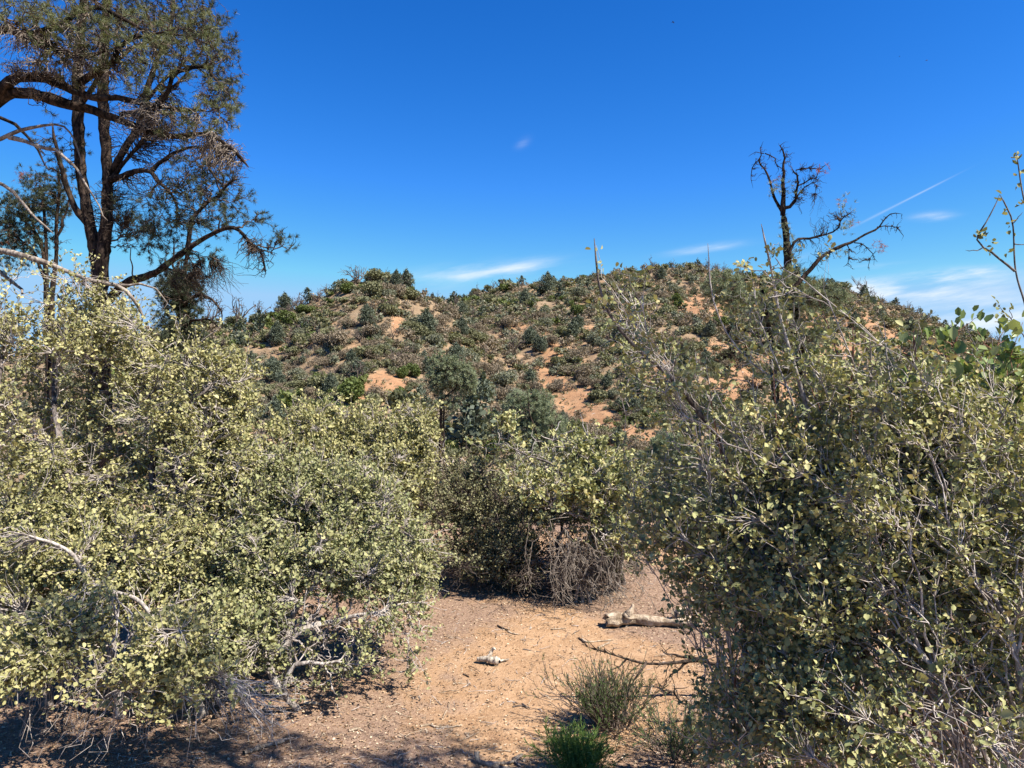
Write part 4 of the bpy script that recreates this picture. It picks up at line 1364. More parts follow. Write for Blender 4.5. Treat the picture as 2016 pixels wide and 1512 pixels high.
# the nearer pine whose limbs hang in from outside the left edge
d = 5.4
pb = ground_at(-330, d)
pine('pinyon_pine', 'near pine whose rough brown limbs reach in over the top left corner', pb,
     [([pb, P(-320, 900, d), P(-300, 600, d), P(-290, 350, d), P(-300, 100, d), P(-280, -200, d)], 0.20, 0.12)],
     [(px_path([(-290, 400, d), (-150, 290, d), (-60, 230, d), (0, 192, d), (18, 180, d), (70, 178, d), (130, 192, d), (190, 206, d), (240, 226, d - .1), (290, 250, d - .2), (345, 272, d - .3), (400, 272, d - .3), (450, 302, d - .4), (482, 335, d - .4)]), 0.0663, 0.0096),
      (px_path([(-70, 236, d), (-20, 204, d), (10, 180, d), (36, 162, d - .05), (85, 155, d - .1), (150, 168, d - .2), (195, 182, d - .3), (240, 180, d - .3), (290, 196, d - .4), (335, 218, d - .5), (400, 230, d - .5)]), 0.0429, 0.0096),
      (px_path([(-290, 200, d), (-140, 110, d), (0, 58, d - .1), (45, 72, d - .2), (90, 86, d - .3), (150, 110, d - .4), (200, 100, d - .5)]), 0.0507, 0.0112),
      (px_path([(45, 72, d - .2), (120, 40, d - .3), (200, 30, d - .4), (300, 60, d - .5)]), 0.0273, 0.0080),
      (px_path([(150, 168, d - .2), (210, 120, d - .3), (260, 80, d - .4), (330, 70, d - .5)]), 0.0273, 0.0080),
      (px_path([(240, 226, d - .1), (300, 215, d - .3), (350, 150, d - .4), (400, 130, d - .4), (450, 170, d - .5)]), 0.0234, 0.0064),
      (px_path([(-290, 250, d), (-140, 200, d + .2), (0, 236, d + .2), (40, 250, d + .2), (75, 290, d + .2), (95, 330, d + .2)]), 0.0273, 0.0064)],
     [blob(120, 60, d - .4, 110, 70, 0.4), blob(240, 60, d - .4, 100, 70, 0.4), blob(190, 130, d - .3, 110, 45, 0.35), blob(330, 110, d - .5, 70, 60, 0.35), blob(400, 70, d - .5, 50, 60, 0.3, 0.9),
      blob(430, 210, d - .5, 45, 60, 0.25, 0.9), blob(370, 250, d - .4, 70, 40, 0.25, 0.8), blob(60, 20, d - .3, 90, 40, 0.35), blob(300, 190, d - .4, 70, 40, 0.25, 0.7), blob(80, 210, d, 30, 20, 0.15, 0.5)],
     240, 1050, M_NEEDLE, per_tuft=13, tufts=4, nlen=0.038, nwid=0.0022, r2=0.008, r3=0.003, lmax=0.24, bare=0.45, dead_twigs=2200,
     dead_blobs=[blob(180, 110, d - .35, 130, 60, 0.3), blob(330, 240, d - .4, 110, 45, 0.25), blob(430, 300, d - .4, 60, 45, 0.2), blob(90, 130, d - .2, 90, 60, 0.3)],
     dead_limbs=[(px_path([(-290, 420, d), (-140, 320, d - .2), (-40, 285, d - .2), (5, 274, d - .2), (35, 262, d - .2), (90, 252, d - .2), (120, 257, d - .2), (150, 288, d - .2), (166, 324, d - .2)]), 0.0312, 0.0040),
                 (px_path([(18, 270, d - .2), (60, 281, d - .25), (110, 297, d - .3), (142, 328, d - .35), (166, 358, d - .4), (190, 392, d - .4), (201, 425, d - .45), (209, 428, d - .45)]), 0.0156, 0.0032),
                 (px_path([(-290, 470, d), (-100, 330, d - .2), (0, 345, d - .3), (40, 386, d - .3), (75, 430, d - .4), (98, 455, d - .4), (114, 472, d - .4)]), 0.0250, 0.0056),
                 (px_path([(-290, 560, d), (-120, 478, d - .5), (0, 495, d - .7), (60, 506, d - .8), (120, 528, d - .8), (180, 549, d - .9), (235, 561, d - .9), (264, 590, d - .9), (286, 632, d - .9)]), 0.0351, 0.0080),
                 (px_path([(235, 561, d - .9), (280, 562, d - .9), (310, 585, d - .9), (328, 612, d - .9)]), 0.0094, 0.0024),
                 (px_path([(0, 535, d - .7), (30, 560, d - .75), (60, 590, d - .8)]), 0.0125, 0.0048)])

# pine with the dead top on the right
d = 9.8
U = lambda pts, dd=0: [P(x, y, d + dd) for x, y in pts]
pine('pinyon_pine', 'pine with a bare dead top and long dead arms standing behind the right oak', ground_at(1580, d),
     [([ground_at(1588, d)] + U([(1586, 860), (1580, 760), (1572, 680), (1562, 600), (1553, 520), (1548, 460), (1541, 420)]), 0.085, 0.042),
      ([ground_at(1532, d)] + U([(1531, 850), (1527, 770), (1517, 690), (1506, 610), (1498, 560)], 0.2), 0.0850, 0.0240)],
     [(U([(1541, 424), (1542, 389), (1541, 360), (1541, 335), (1546, 310), (1537, 290), (1545, 279)]), 0.0360, 0.0056),
      (U([(1540, 416), (1525, 393), (1513, 373), (1511, 357), (1508, 337), (1497, 316), (1504, 302), (1501, 290), (1505, 281)], .05), 0.0230, 0.0040),
      (U([(1497, 314), (1486, 320), (1480, 345), (1481, 368)], .05), 0.0086, 0.0024),
      (U([(1504, 302), (1488, 301), (1478, 308)], .05), 0.0072, 0.0024),
      (U([(1506, 302), (1520, 306), (1528, 320), (1540, 334)], 0), 0.0072, 0.0064),
      (U([(1542, 410), (1559, 405), (1569, 381), (1567, 337), (1558, 330)], -.05), 0.0252, 0.0080),
      (U([(1572, 365), (1592, 355), (1610, 345), (1620, 328), (1630, 322)], -.1), 0.0101, 0.0032),
      (U([(1567, 335), (1598, 331), (1626, 333)], -.1), 0.0086, 0.0024),
      (U([(1568, 390), (1590, 360), (1603, 362), (1607, 382), (1616, 390)], -.1), 0.0086, 0.0024),
      (U([(1553, 500), (1569, 474), (1598, 464), (1628, 458), (1648, 449), (1654, 435), (1670, 423), (1679, 417)], -.2), 0.0216, 0.0048),
      (U([(1560, 570), (1590, 536), (1612, 512), (1634, 500), (1658, 486), (1682, 476), (1708, 458), (1727, 447), (1741, 431), (1757, 419), (1775, 418)], -.3), 0.0324, 0.0048),
      (U([(1727, 447), (1753, 445), (1771, 454), (1779, 474)], -.3), 0.0072, 0.0024),
      (U([(1668, 482), (1671, 500), (1668, 522), (1660, 530)], -.3), 0.0072, 0.0024),
      (U([(1682, 478), (1705, 486), (1717, 500), (1708, 520), (1712, 534)], -.3), 0.0079, 0.0024),
      (U([(1505, 640), (1470, 590), (1430, 570), (1400, 560)], .1), 0.0216, 0.0064),
      (U([(1515, 690), (1490, 655), (1455, 645), (1425, 650)], .1), 0.0187, 0.0048),
      (U([(1513, 690), (1485, 680), (1450, 690), (1420, 715)], .1), 0.0173, 0.0048),
      (U([(1526, 780), (1490, 765), (1450, 770)], .1), 0.0130, 0.0040),
      (U([(1565, 610), (1600, 570), (1640, 560)], -.1), 0.0216, 0.0064)],
     [blob(1425, 565, d, 42, 34, 0.4, 1.1), blob(1460, 590, d, 40, 30, 0.35), blob(1600, 585, d - .1, 60, 40, 0.4), blob(1560, 560, d - .1, 40, 40, 0.3, 0.8), blob(1640, 590, d - .1, 40, 30, 0.3),
      blob(1530, 620, d, 50, 40, 0.4, 0.6), blob(1580, 660, d, 60, 40, 0.4, 0.5)],
     90, 1000, M_NEEDLE_G, per_tuft=14, tufts=4, nlen=0.05, nwid=0.0040, r2=0.009, r3=0.0035, lmax=0.36, bare=0.1, dead_twigs=900, shell=2.2,
     dead_blobs=[blob(1500, 320, d, 24, 36, 0.15, 1.2), blob(1545, 310, d, 22, 34, 0.2, 1.2), blob(1595, 345, d - .1, 40, 30, 0.2, 1.6), blob(1590, 385, d - .1, 36, 36, 0.25, 1.2), blob(1640, 430, d - .2, 50, 26, 0.2, 1.3),
                 blob(1755, 440, d - .3, 26, 26, 0.15, 1.3), blob(1690, 505, d - .3, 46, 30, 0.15), blob(1600, 500, d - .2, 50, 40, 0.2), blob(1455, 680, d, 60, 50, 0.3, 1.5), blob(1480, 750, d, 46, 30, 0.3), blob(1545, 370, d, 40, 40, 0.2)],
     dead_mat=M_CHAR,
     extra_tufts=np.array([P(*q, d - .1) + rng.normal(0, 0.05, 3) for q in ((1553, 470), (1556, 490), (1550, 455), (1560, 510), (1562, 530), (1558, 545), (1547, 440), (1662, 405), (1668, 412), (1672, 448), (1668, 445), (1530, 372), (1526, 370), (1553, 373), (1657, 497)) for _ in range(9)]),
     red=np.array([P(*q, d - .3) + rng.normal(0, 0.035, 3) for q in ((1730, 478), (1733, 486), (1735, 494), (1728, 484), (1732, 490), (1618, 332), (1624, 336), (1610, 334), (1528, 356), (1660, 398), (1676, 440)) for _ in range(3)]))


def small_pine(name_words, px, d, top, base_py, blobs, mat, n2=60, n3=500, trunks=None, nl=0.07, nw=0.008, dead=80, limbs=(), r=0.06, bare=0.02, dm=None):
    b = ground_at(px, d)
    tr = trunks or [([b, P(px, base_py, d), P(px + 3, (base_py + top) / 2, d), P(px + 6, top + 15, d)], r, 0.015)]
    return pine('pinyon_pine', name_words, b, tr, list(limbs), blobs, n2, n3, mat, per_tuft=12, tufts=4, nlen=nl, nwid=nw, r2=0.014, r3=0.005, lmax=d * 0.032, bare=bare,
                dead_twigs=dead, dead_blobs=blobs, dead_mat=dm or M_DEAD)


d = 38
small_pine('lone pine with a bare dark trunk standing mid slope below the left knoll', 868, d, 690, 830,
           [blob(872, 715, d, 30, 26, 0.8), blob(860, 745, d, 24, 30, 0.8), blob(900, 740, d, 40, 34, 0.8), blob(880, 790, d, 40, 18, 0.7, 0.6), blob(920, 760, d, 26, 24, 0.6, 0.7)],
           M_NEEDLE_G, 90, 900, [([ground_at(868, d), P(868, 840, d), P(868, 780, d), P(872, 730, d), P(880, 695, d)], 0.17, 0.04),
                                 ([ground_at(874, d), P(874, 840, d), P(876, 790, d)], 0.10, 0.04)], 0.12, 0.022, 160, [(px_path([(870, 785, d), (900, 765, d), (925, 770, d)]), 0.05, 0.015)])
d = 17
small_pine('soft grey green pine with bare white twigs right of the lone pine', 1050, d, 760, 900,
           [blob(1020, 800, d, 34, 34, 0.5), blob(1060, 800, d, 36, 34, 0.5), blob(1050, 850, d, 54, 40, 0.5), blob(1090, 840, d, 30, 30, 0.4), blob(1000, 850, d, 30, 26, 0.4)],
           M_NEEDLE_G, 80, 900, None, 0.085, 0.008, 160, [(px_path([(1075, 910, d - .5), (1058, 860, d - .6), (1045, 820, d - .6), (1035, 770, d - .6), (1028, 738, d - .6)]), 0.022, 0.005),
                                                         (px_path([(1090, 890, d - .5), (1085, 850, d - .6), (1100, 810, d - .6)]), 0.015, 0.005)], 0.07)
d = 30
small_pine('dull green pine crown at the edge of the orange slope in the draw', 1135, d, 815, 930,
           [blob(1125, 850, d, 30, 26, 0.7), blob(1140, 880, d, 40, 26, 0.7), blob(1105, 880, d, 30, 22, 0.6)], M_NEEDLE, 60, 700, None, 0.1, 0.015, 60)
d = 16
small_pine('pale grey green pine with bare twigs low beside the right oak', 1320, d, 850, 980,
           [blob(1315, 880, d, 40, 26, 0.5), blob(1345, 905, d, 50, 30, 0.5), blob(1290, 910, d, 36, 26, 0.4)], M_NEEDLE_G, 60, 700, None, 0.085, 0.008, 130)

# ------------------------------------------------------------------ manzanitas at the right edge
bush('manzanita', 'large leaved manzanita shoot poking above the right oak', 'manzanita', G(1.33, 2.25),
     [up_stem(1.33, 2.25, [(1830, 1200, 2.25), (1818, 1000, 2.25), (1815, 850, 2.25), (1812, 760, 2.25), (1800, 650, 2.25)], 0.011, 0.003, M_TWIG_RED),
      up_stem(1.35, 2.25, [(1850, 1100, 2.25), (1850, 900, 2.25), (1862, 760, 2.25), (1868, 660, 2.25)], 0.009, 0.003, M_TWIG_RED)],
     [blob(1800, 680, 2.25, 24, 40, 0.06), blob(1820, 760, 2.25, 40, 50, 0.1), blob(1868, 680, 2.25, 26, 40, 0.06), blob(1870, 750, 2.25, 30, 40, 0.08)],
     12, 36, M_MANZ, per=5, size=0.03, lmax=0.12, up=0.9, shape=LEAF_ROUND, bare=0.0, sprigs=0, spread=0.5, twig_mat=M_TWIG_RED)
bush('manzanita', 'dense dark green manzanita at the right edge above the oak', 'manzanita', G(1.66, 2.4),
     [up_stem(1.66, 2.4, [(1990, 1150, 2.4), (1970, 950, 2.4), (1975, 820, 2.4), (1985, 730, 2.4)], 0.014, 0.004, M_TWIG_RED),
      up_stem(1.7, 2.45, [(2030, 1100, 2.45), (2030, 900, 2.45), (2010, 760, 2.45)], 0.014, 0.004, M_TWIG_RED)],
     [blob(1985, 770, 2.4, 60, 45, 0.15), blob(1950, 850, 2.4, 60, 60, 0.2), blob(2020, 860, 2.4, 70, 80, 0.25), blob(1970, 940, 2.35, 60, 50, 0.2), blob(1985, 700, 2.4, 30, 30, 0.1, 0.6)],
     40, 330, M_MANZ, per=7, size=0.026, lmax=0.16, up=0.5, shape=LEAF_ROUND, bare=0.0, sprigs=0.05, spread=0.7, twig_mat=M_TWIG_RED)

# tall thin sprig against the sky
d = 2.6
rt = thing('oak_sapling', 'tall nearly leafless sprig reaching into the sky at the right edge', 'sapling', G(1.95, d))
b0 = np.array(rt.location)
paths = [([G(1.95, d), P(2050, 900, d), P(2030, 680, d), P(2016, 604, d), P(1998, 534, d), P(1995, 444, d), P(1984, 410, d), P(1970, 383, d)], 0.009, 0.0022),
         (px_path([(1998, 534, d), (1968, 508, d), (1937, 486, d), (1925, 468, d), (1940, 440, d), (1955, 408, d), (1966, 386, d)]), 0.0042, 0.0015),
         (px_path([(1937, 486, d), (1920, 494, d), (1900, 493, d)]), 0.0022, 0.001),
         (px_path([(1994, 440, d), (2008, 425, d), (2012, 418, d)]), 0.002, 0.001),
         (px_path([(2045, 800, d), (2040, 520, d), (2026, 430, d), (2014, 380, d), (2004, 330, d), (1998, 303, d)]), 0.006, 0.0018),
         (px_path([(1997, 480, d), (2016, 482, d), (2030, 478, d)]), 0.002, 0.001),
         (px_path([(2035, 700, d), (2000, 640, d), (1975, 610, d), (1962, 595, d)]), 0.0025, 0.001),
         (px_path([(1990, 628, d), (1992, 612, d), (1990, 603, d)]), 0.0015, 0.001)]
lp = []
for pts, r0, r1 in paths:
    Vv, Qq, p, r = limb_geo(pts, r0, r1, 6, 0.03, 0.003, 0.05)
    g = Geo()
    g.add(Vv - b0, Qq)
    link('stem', g.mesh('stem', M_STEM_D, True), rt)
    lp.append(p)
sp = [(1998, 305), (2003, 318), (2007, 312), (2010, 340), (1928, 462), (1935, 470), (1922, 466), (1940, 466), (1952, 478), (1975, 424), (1988, 440), (1994, 460), (2006, 402), (2012, 398), (1968, 388), (1987, 498),
      (1962, 596), (1970, 606), (1978, 615), (1990, 604), (1985, 632), (1993, 640), (1965, 628), (2010, 366), (1945, 500)]
pos = np.repeat(np.array([P(x, y, d) for x, y in sp]), 3, 0) + rng.normal(0, 0.006, (75, 3))
Vv, Qq = leaves(pos, rng.normal(0, 1, (75, 3)) + np.array([0, 0, 0.5]), rng.normal(0, 1, (75, 3)), rng.uniform(0.013, 0.026, 75), LEAF_OAK)
g = Geo()
g.add(Vv - b0, Qq, np.repeat(rng.uniform(0, 0.8, 75), 6))
link('foliage', g.mesh('foliage', M_OAKR), rt)


# ------------------------------------------------------------------ broom-like shrubs in the right foreground
def broom(label, x, y, n, h, rad_, mat, stem, lean=(0, 0), leaf=0.018, per=60, w=0.0032):
    b = G(x, y)
    rt = thing('broom_shrub', label, 'shrub', b)
    A = b + np.concatenate([rng.normal(0, rad_ * 0.35, (n, 2)), np.zeros((n, 1)) - 0.01], 1)
    T = A + np.concatenate([(A - b)[:, :2] * 1.3 + rng.normal(0, rad_ * 0.5, (n, 2)) + np.array(lean), rng.uniform(0.45, 1.0, (n, 1)) * h], 1)
    Pp = branches(A, norm(rng.normal(0, 0.2, A.shape) + np.array([0, 0, 1])), T, 7, 0.0, 0.04)
    Vv, Qq = tubes(Pp, 0.0024 * (1 - 0.6 * np.linspace(0, 1, 7))[None] * np.ones((n, 1)), 4)
    m = n * 4
    k = rng.integers(0, n, m)
    ps, tn = along(Pp[k], rng.uniform(0.3, 0.95, (m, 1)))
    ps, tn = ps[:, 0], tn[:, 0]
    P2 = branches(ps, tn, ps + norm(tn + rng.normal(0, 0.28, ps.shape) + np.array([0, 0, 0.35])) * rng.uniform(0.05, 0.14, (m, 1)), 5, 0, 0.05)
    V2, Q2 = tubes(P2, 0.0013 * np.ones((m, 5)), 3)
    g = Geo()
    g.add(Vv - b, Qq)
    g.add(V2 - b, Q2)
    link('stem_sprays', g.mesh('stem_sprays', stem), rt)
    for_n = per * m // 4
    k = rng.integers(0, m, for_n)
    ps, tn = along(P2[k], rng.uniform(0.1, 1, (for_n, 1)))
    ps, tn = ps[:, 0], tn[:, 0]
    Vv, Qq = needles(ps, tn + norm(rng.normal(0, 1, ps.shape)) * 0.75, leaf * rng.uniform(0.6, 1.2, for_n), w)
    g = Geo()
    g.add(Vv - b, Qq, np.repeat(np.clip(rng.normal(0.45, 0.22, for_n), 0, 1), 4))
    link('foliage', g.mesh('foliage', mat), rt)


broom('dark green broom like shrub with upright wiry shoots at the lower right of the dirt', 0.47, 3.5, 130, 0.26, 0.10, M_BROOM, M_TWIG_B, (-0.03, 0.02), 0.016, 46)
broom('small bright green fresh shrub at the bottom edge beside the dark broom shrub', 0.27, 3.03, 60, 0.12, 0.065, M_BROOM_B, M_BROOM_B, (0, 0), 0.024, 90, 0.0032)
broom('shaded green broom like shrub under the lower left of the right oak', 0.72, 3.2, 70, 0.15, 0.14, M_BROOM, M_TWIG_B, (0.0, 0.0), 0.02, 46)

# ------------------------------------------------------------------ log, driftwood, sticks
gpt = lambda px, py: (lambda d: np.array([(px - 1008) / F * d, d, gz((px - 1008) / F * d, d)]))(F * EYE / (py - 756))
lg = gpt(1265, 1228)
rt = thing('fallen_log', 'short weathered hollow log with a broken branch stub at the far right of the clearing', 'log', lg)
n = 26
t = np.linspace(0, 1, n)
axis = np.stack([-0.24 + 0.62 * t, 0.03 * np.sin(t * 5), 0.046 - 0.010 * t + 0.005 * np.sin(t * 9)], 1)
rad_l = 0.048 - 0.016 * t + 0.006 * np.sin(t * 17) + rng.normal(0, 0.0025, n)
inner = np.linspace(0.16, 0, 6)
axis_all = np.concatenate([np.stack([-0.24 + 0.62 * inner, 0 * inner, 0.046 + 0 * inner], 1), axis, axis[-1:] + np.array([[0.012, 0, 0]])])
rad_all = np.concatenate([np.linspace(0.016, 0.036, 6), rad_l, [0.012]])
s14 = 18
ang = np.arange(s14) * 2 * math.pi / s14
prof = 1 + 0.16 * np.sin(ang * 3 + 1) + 0.08 * np.sin(ang * 7)
Vv = np.stack([np.stack([np.full(s14, a[0]) + (rng.normal(0, 0.010, s14) if 4 < i < 8 else rng.normal(0, 0.003, s14)),
                         a[1] + r * prof * np.cos(ang + a[0] * 2) * (1 + rng.normal(0, 0.04, s14)), a[2] + 0.8 * r * prof * np.sin(ang + a[0] * 2) * (1 + rng.normal(0, 0.04, s14))], 1)
               for i, (a, r) in enumerate(zip(axis_all, rad_all))]).reshape(-1, 3)
i0 = np.arange(len(axis_all) - 1)[:, None] * s14
j0 = np.arange(s14)[None]
Qq = np.stack([i0 + j0, i0 + s14 + j0, i0 + s14 + (j0 + 1) % s14, i0 + (j0 + 1) % s14], -1).reshape(-1, 4)
link('wood', make_mesh('wood', Vv, Qq, M_LOG, None, False), rt)
Vv, Qq, _, _ = limb_geo([(-0.10, 0.0, 0.07), (-0.075, -0.005, 0.115), (-0.07, -0.01, 0.15)], 0.04, 0.006, 8, 0.01, 0.004, 0.2)
link('stub', make_mesh('stub', Vv, Qq, M_LOG), rt)
Vv, Qq, _, _ = limb_geo([(0.2, 0.0, 0.08), (0.26, -0.02, 0.11), (0.30, -0.02, 0.105)], 0.03, 0.02, 8, 0.01, 0.004, 0.15)
link('stub', make_mesh('stub', Vv, Qq, M_LOG), rt)

dw = gpt(966, 1298)
rt = thing('driftwood_piece', 'small pale forked chunk of wood in the middle of the dirt clearing', 'wood piece', dw)
Vv, Qq, _, _ = limb_geo([(-0.075, 0.02, 0.018), (-0.03, 0.0, 0.028), (0.02, -0.02, 0.03), (0.05, -0.04, 0.024)], 0.013, 0.024, 9, 0.008, 0.002, 0.14)
link('wood', make_mesh('wood', Vv, Qq, M_PALE), rt)
Vv, Qq, _, _ = limb_geo([(-0.015, 0.0, 0.03), (0.0, 0.01, 0.06), (0.015, 0.015, 0.085), (0.03, 0.0, 0.078)], 0.014, 0.006, 8, 0.008, 0.002, 0.12)
link('prong', make_mesh('prong', Vv, Qq, M_PALE), rt)
Vv, Qq, _, _ = limb_geo([(0.05, -0.01, 0.02), (0.085, 0.03, 0.012), (0.11, 0.05, 0.01)], 0.007, 0.003, 6, 0.008, 0.002, 0.12)
link('prong', make_mesh('prong', Vv, Qq, M_PALE), rt)

STICKS = [  # points in the photograph, radius, material, label
    ([(828, 1419), (845, 1416), (868, 1421), (908, 1417)], 0.006, M_LOG, 'straight pale stick lying at the left of the clearing by the shadow edge'),
    ([(938, 1484), (944, 1497), (985, 1506), (1030, 1507)], 0.012, M_DEAD, 'thick crooked grey stick at the bottom of the dirt with an upturned end'),
    ([(958, 1496), (1000, 1494), (1030, 1478), (1012, 1486), (1025, 1502)], 0.008, M_DEAD, 'bent grey stick crossing behind the thick crooked one at the bottom'),
    ([(1146, 1251), (1155, 1257), (1180, 1256), (1206, 1253)], 0.006, M_LOG, 'pale twig lying level in front of the log'),
    ([(1178, 1268), (1192, 1262), (1202, 1256)], 0.007, M_LOG, 'short pale stick slanting below the level twig before the log'),
    ([(1140, 1249), (1148, 1256), (1157, 1265)], 0.006, M_CHAR, 'short dark stick at the left end of the pale twig before the log'),
    ([(980, 1226), (990, 1233), (1002, 1238)], 0.007, M_CHAR, 'small dark curled stick near the far middle of the dirt'),
    ([(1000, 1240), (1012, 1245), (1024, 1246)], 0.006, M_LOG, 'small pale stick touching the dark curled one'),
    ([(1010, 1381), (1026, 1379), (1044, 1386)], 0.005, M_STEM_D, 'thin grey brown stick right of centre in the dirt'),
    ([(1028, 1375), (1036, 1380), (1040, 1382)], 0.004, M_STEM_D, 'tiny stick crossing the thin grey brown one'),
    ([(892, 1335), (910, 1334), (928, 1336)], 0.004, M_LOG, 'thin pale twig on the dirt left of the forked wood'),
    ([(912, 1317), (919, 1320), (924, 1323)], 0.005, M_CHAR, 'short dark stick just left of the forked wood'),
    ([(1085, 1233), (1100, 1232), (1116, 1230)], 0.005, M_LOG, 'pale stick beside the foot of the leafless bush'),
    ([(1030, 1274), (1045, 1275), (1065, 1277)], 0.004, M_TWIG_B, 'dark thin twig lying right of the forked wood'),
    ([(598, 1380), (615, 1380), (632, 1384)], 0.011, M_LOG, 'pale broken stick in the shade under the left oaks'),
    ([(688, 1428), (700, 1426), (716, 1428)], 0.008, M_LOG, 'short bleached stick in the dark duff left of the clearing'),
    ([(480, 1478), (520, 1462), (560, 1452)], 0.013, M_DEAD, 'grey stick in the deep shade below the left oak'),
]
for pts, r, m, lab in STICKS:
    w = [gpt(*q) + np.array([0, 0, r * 0.8]) for q in pts]
    if 'upturned' in lab:
        w[0] = w[1] + np.array([-0.012, 0.02, 0.035])
    b = w[0].copy()
    Vv, Qq, _, _ = limb_geo([q - b for q in w], r, r * 0.55, 7, 0.012, 0.002, 0.14)
    o = link('stick', make_mesh('stick', Vv, Qq, m), None, b)
    tag(o, lab, 'stick', 'sticks lying in the clearing')

# dark dead branch reaching in over the dirt from the right oak
d = 3.75
rt = thing('dead_branch', 'dark leafless dead branch reaching over the dirt from under the right oak', 'dead branch', G(1.1, 3.7))
b0 = np.array(rt.location)
sk = Skel()
for pts, r0, r1 in [([G(1.12, 3.7), P(1425, 1325, d), P(1380, 1302, d), P(1330, 1303, d), P(1272, 1303, d), P(1225, 1293, d), P(1200, 1287, d), P(1160, 1277, d)], 0.013, 0.003),
                    (px_path([(1272, 1303, d), (1262, 1322, d - .05), (1245, 1345, d - .1), (1228, 1372, d - .15)]), 0.007, 0.003),
                    (px_path([(1355, 1302, d), (1325, 1325, d), (1318, 1332, d), (1316, 1336, d)]), 0.008, 0.002),
                    (px_path([(1235, 1296, d), (1222, 1309, d), (1205, 1318, d), (1190, 1321, d)]), 0.005, 0.0015),
                    (px_path([(1380, 1302, d), (1350, 1290, d + .1), (1310, 1288, d + .1), (1300, 1280, d + .1)]), 0.010, 0.003),
                    (px_path([(1400, 1405, 3.5), (1340, 1378, 3.5), (1322, 1362, 3.5), (1300, 1372, 3.5)]), 0.007, 0.003),
                    (px_path([(1312, 1338, d - .1), (1305, 1352, d - .1), (1290, 1347, d - .1)]), 0.004, 0.0015)]:
    Vv, Qq, p, r = limb_geo(pts, r0, r1, 7, 0.02, 0.004, 0.18)
    g = Geo()
    g.add(Vv - b0, Qq)
    link('limb', g.mesh('limb', M_CHAR), rt)
    sk.add(p[2:], r[2:])
p_, t_, r_ = sk.arrays()
k = rng.integers(0, len(p_), 90)
E = p_[k] + norm(t_[k] * 0.7 + rng.normal(0, 0.8, (90, 3))) * rng.uniform(0.02, 0.09, (90, 1))
Vv, Qq = tubes(branches(p_[k], t_[k], E, 4, 0, 0.14), np.minimum(r_[k], 0.0028)[:, None] * np.array([[1, .8, .6, .4]]), 4)
link('twig_sprays', make_mesh('twig_sprays', Vv - b0, Qq, M_CHAR), rt)

# ------------------------------------------------------------------ litter
n = 46000
ly = 2.6 + (7.6 - 2.6) * rng.uniform(0, 1, n) ** 1.4
lx = rng.uniform(-0.72, 0.72, n) * ly
dd = np.zeros(n)
for dx, dy, dr in DUFF:
    dd = np.maximum(dd, np.exp(-(((lx - dx) ** 2 + (ly - dy) ** 2) / dr ** 2) ** 1.5))
pk = 0.28 + 0.9 * dd + 0.9 * np.maximum(fbm(lx * 1.6, ly * 1.6, 81, 3), 0) + 0.5 * (ly < 3.6)
kp = rng.uniform(0, 1, n) < pk
lx, ly = lx[kp], ly[kp]
n = len(lx)
pos = np.stack([lx, ly, height(lx, ly) + 0.003], 1)
ax = np.concatenate([rng.normal(0, 1, (n, 2)), rng.normal(0, 0.28, (n, 1))], 1)
nr = np.concatenate([rng.normal(0, 0.45, (n, 2)), np.ones((n, 1))], 1)
Vv, Qq = leaves(pos, ax, nr, rng.uniform(0.006, 0.016, n), LEAF_OAK, 0.3)
tag(link('leaf_litter', make_mesh('leaf_litter', Vv, Qq, M_LITTER, np.repeat(rng.uniform(0, 1, n) ** 1.3, 6))), 'dry fallen oak leaves scattered over the dirt', None, None, 'stuff')
n = 2600
ly = 2.7 + (6.5 - 2.7) * rng.uniform(0, 1, n) ** 1.3
lx = rng.uniform(-0.65, 0.6, n) * ly
A = np.stack([lx, ly, height(lx, ly) + 0.004], 1)
a = rng.uniform(0, 6.28, n)
L = rng.uniform(0.015, 0.09, n) * np.exp(rng.normal(0, 0.3, n))
B = A + np.stack([np.cos(a) * L, np.sin(a) * L, rng.uniform(-0.002, 0.012, n)], 1)
Vv, Qq = tubes(branches(A, norm(B - A), B, 5, 0.5, 0.08), rng.uniform(0.0007, 0.0022, (n, 1)) * np.ones((1, 5)), 4)
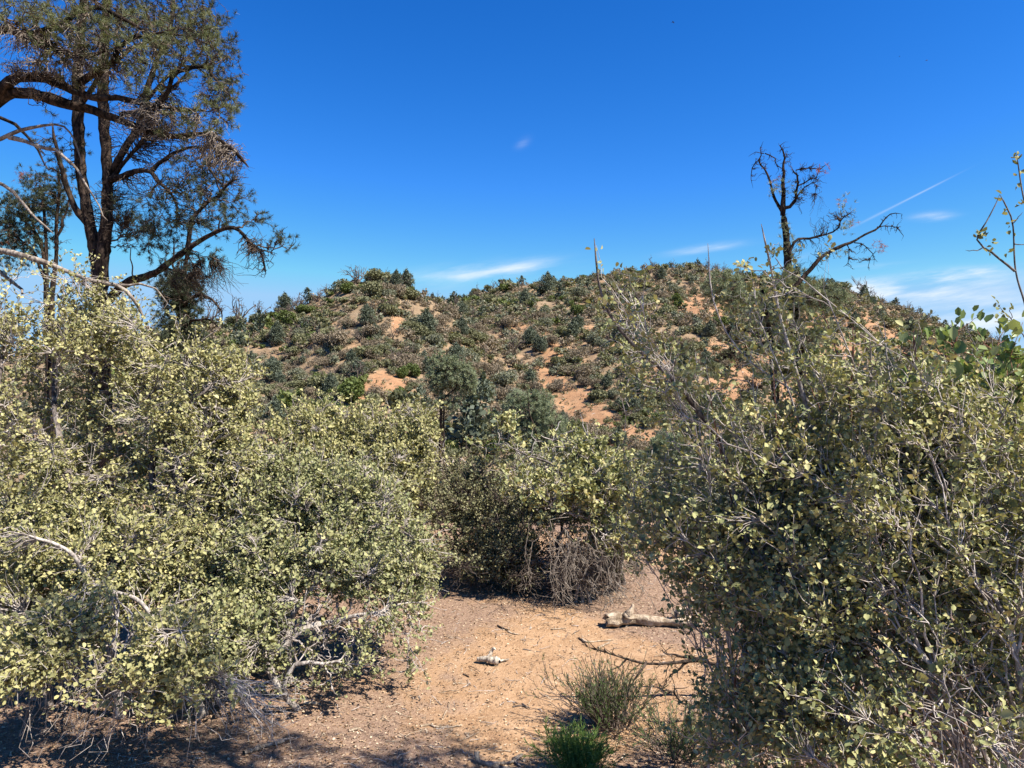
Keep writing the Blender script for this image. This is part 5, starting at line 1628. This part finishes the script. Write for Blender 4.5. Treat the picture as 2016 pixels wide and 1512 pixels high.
mi = np.repeat(rng.integers(0, 3, n), len(Qq) // n)
tag(link('twig_litter', make_mesh('twig_litter', Vv, Qq, [M_TWIG, M_TWIG_B, M_LOG], None, False, mi)), 'small broken twigs scattered over the dirt', None, None, 'stuff')


# ------------------------------------------------------------------ birds
def bird(label, px, py, d, span, bank):
    c = P(px, py, d)
    ca, sa = math.cos(bank), math.sin(bank)
    body = np.array([[0, -0.45, 0], [0.07, -0.1, 0.0], [0, -0.1, 0.07], [-0.07, -0.1, 0], [0, -0.1, -0.06], [0.045, 0.3, 0], [0, 0.3, 0.03], [-0.045, 0.3, 0], [0, 0.3, -0.03], [0.1, 0.48, 0], [-0.1, 0.48, 0]]) * span
    fb = [(0, 1, 2), (0, 2, 3), (0, 3, 4), (0, 4, 1), (1, 5, 6, 2), (2, 6, 7, 3), (3, 7, 8, 4), (4, 8, 5, 1), (5, 9, 10, 7), (5, 6, 7, 8)]
    rt = thing('bird', label, 'bird', c, 'birds far up in the sky')
    rt.rotation_euler = (0.2, bank, 0.9)
    me = bpy.data.meshes.new('body')
    me.from_pydata([tuple(v) for v in body], [], fb)
    me.materials.append(M_CHAR)
    link('body', me, rt)
    for sgn in (-1, 1):
        w = np.array([[0.05, -0.16, 0.02], [0.28, -0.20, 0.10], [0.55, -0.02, 0.06], [0.30, 0.02, 0.08], [0.05, 0.10, 0.02]]) * np.array([sgn, 1, 1]) * span
        w2 = w - np.array([0, 0, 0.02 * span])
        me = bpy.data.meshes.new('wing')
        me.from_pydata([tuple(v) for v in np.concatenate([w, w2])], [], [(0, 1, 2, 3, 4), (9, 8, 7, 6, 5)] + [(i, i + 5, (i + 1) % 5 + 5, (i + 1) % 5) for i in range(5)])
        me.materials.append(M_CHAR)
        link('wing', me, rt)


bird('dark bird high in the middle of the sky', 1325, 44, 90, 0.48, 0.25)
bird('dark tilted bird lower at the upper right', 1824, 119, 95, 0.42, -0.6)
bird('tiny distant bird left of the tilted one', 1771, 111, 120, 0.30, 0.1)
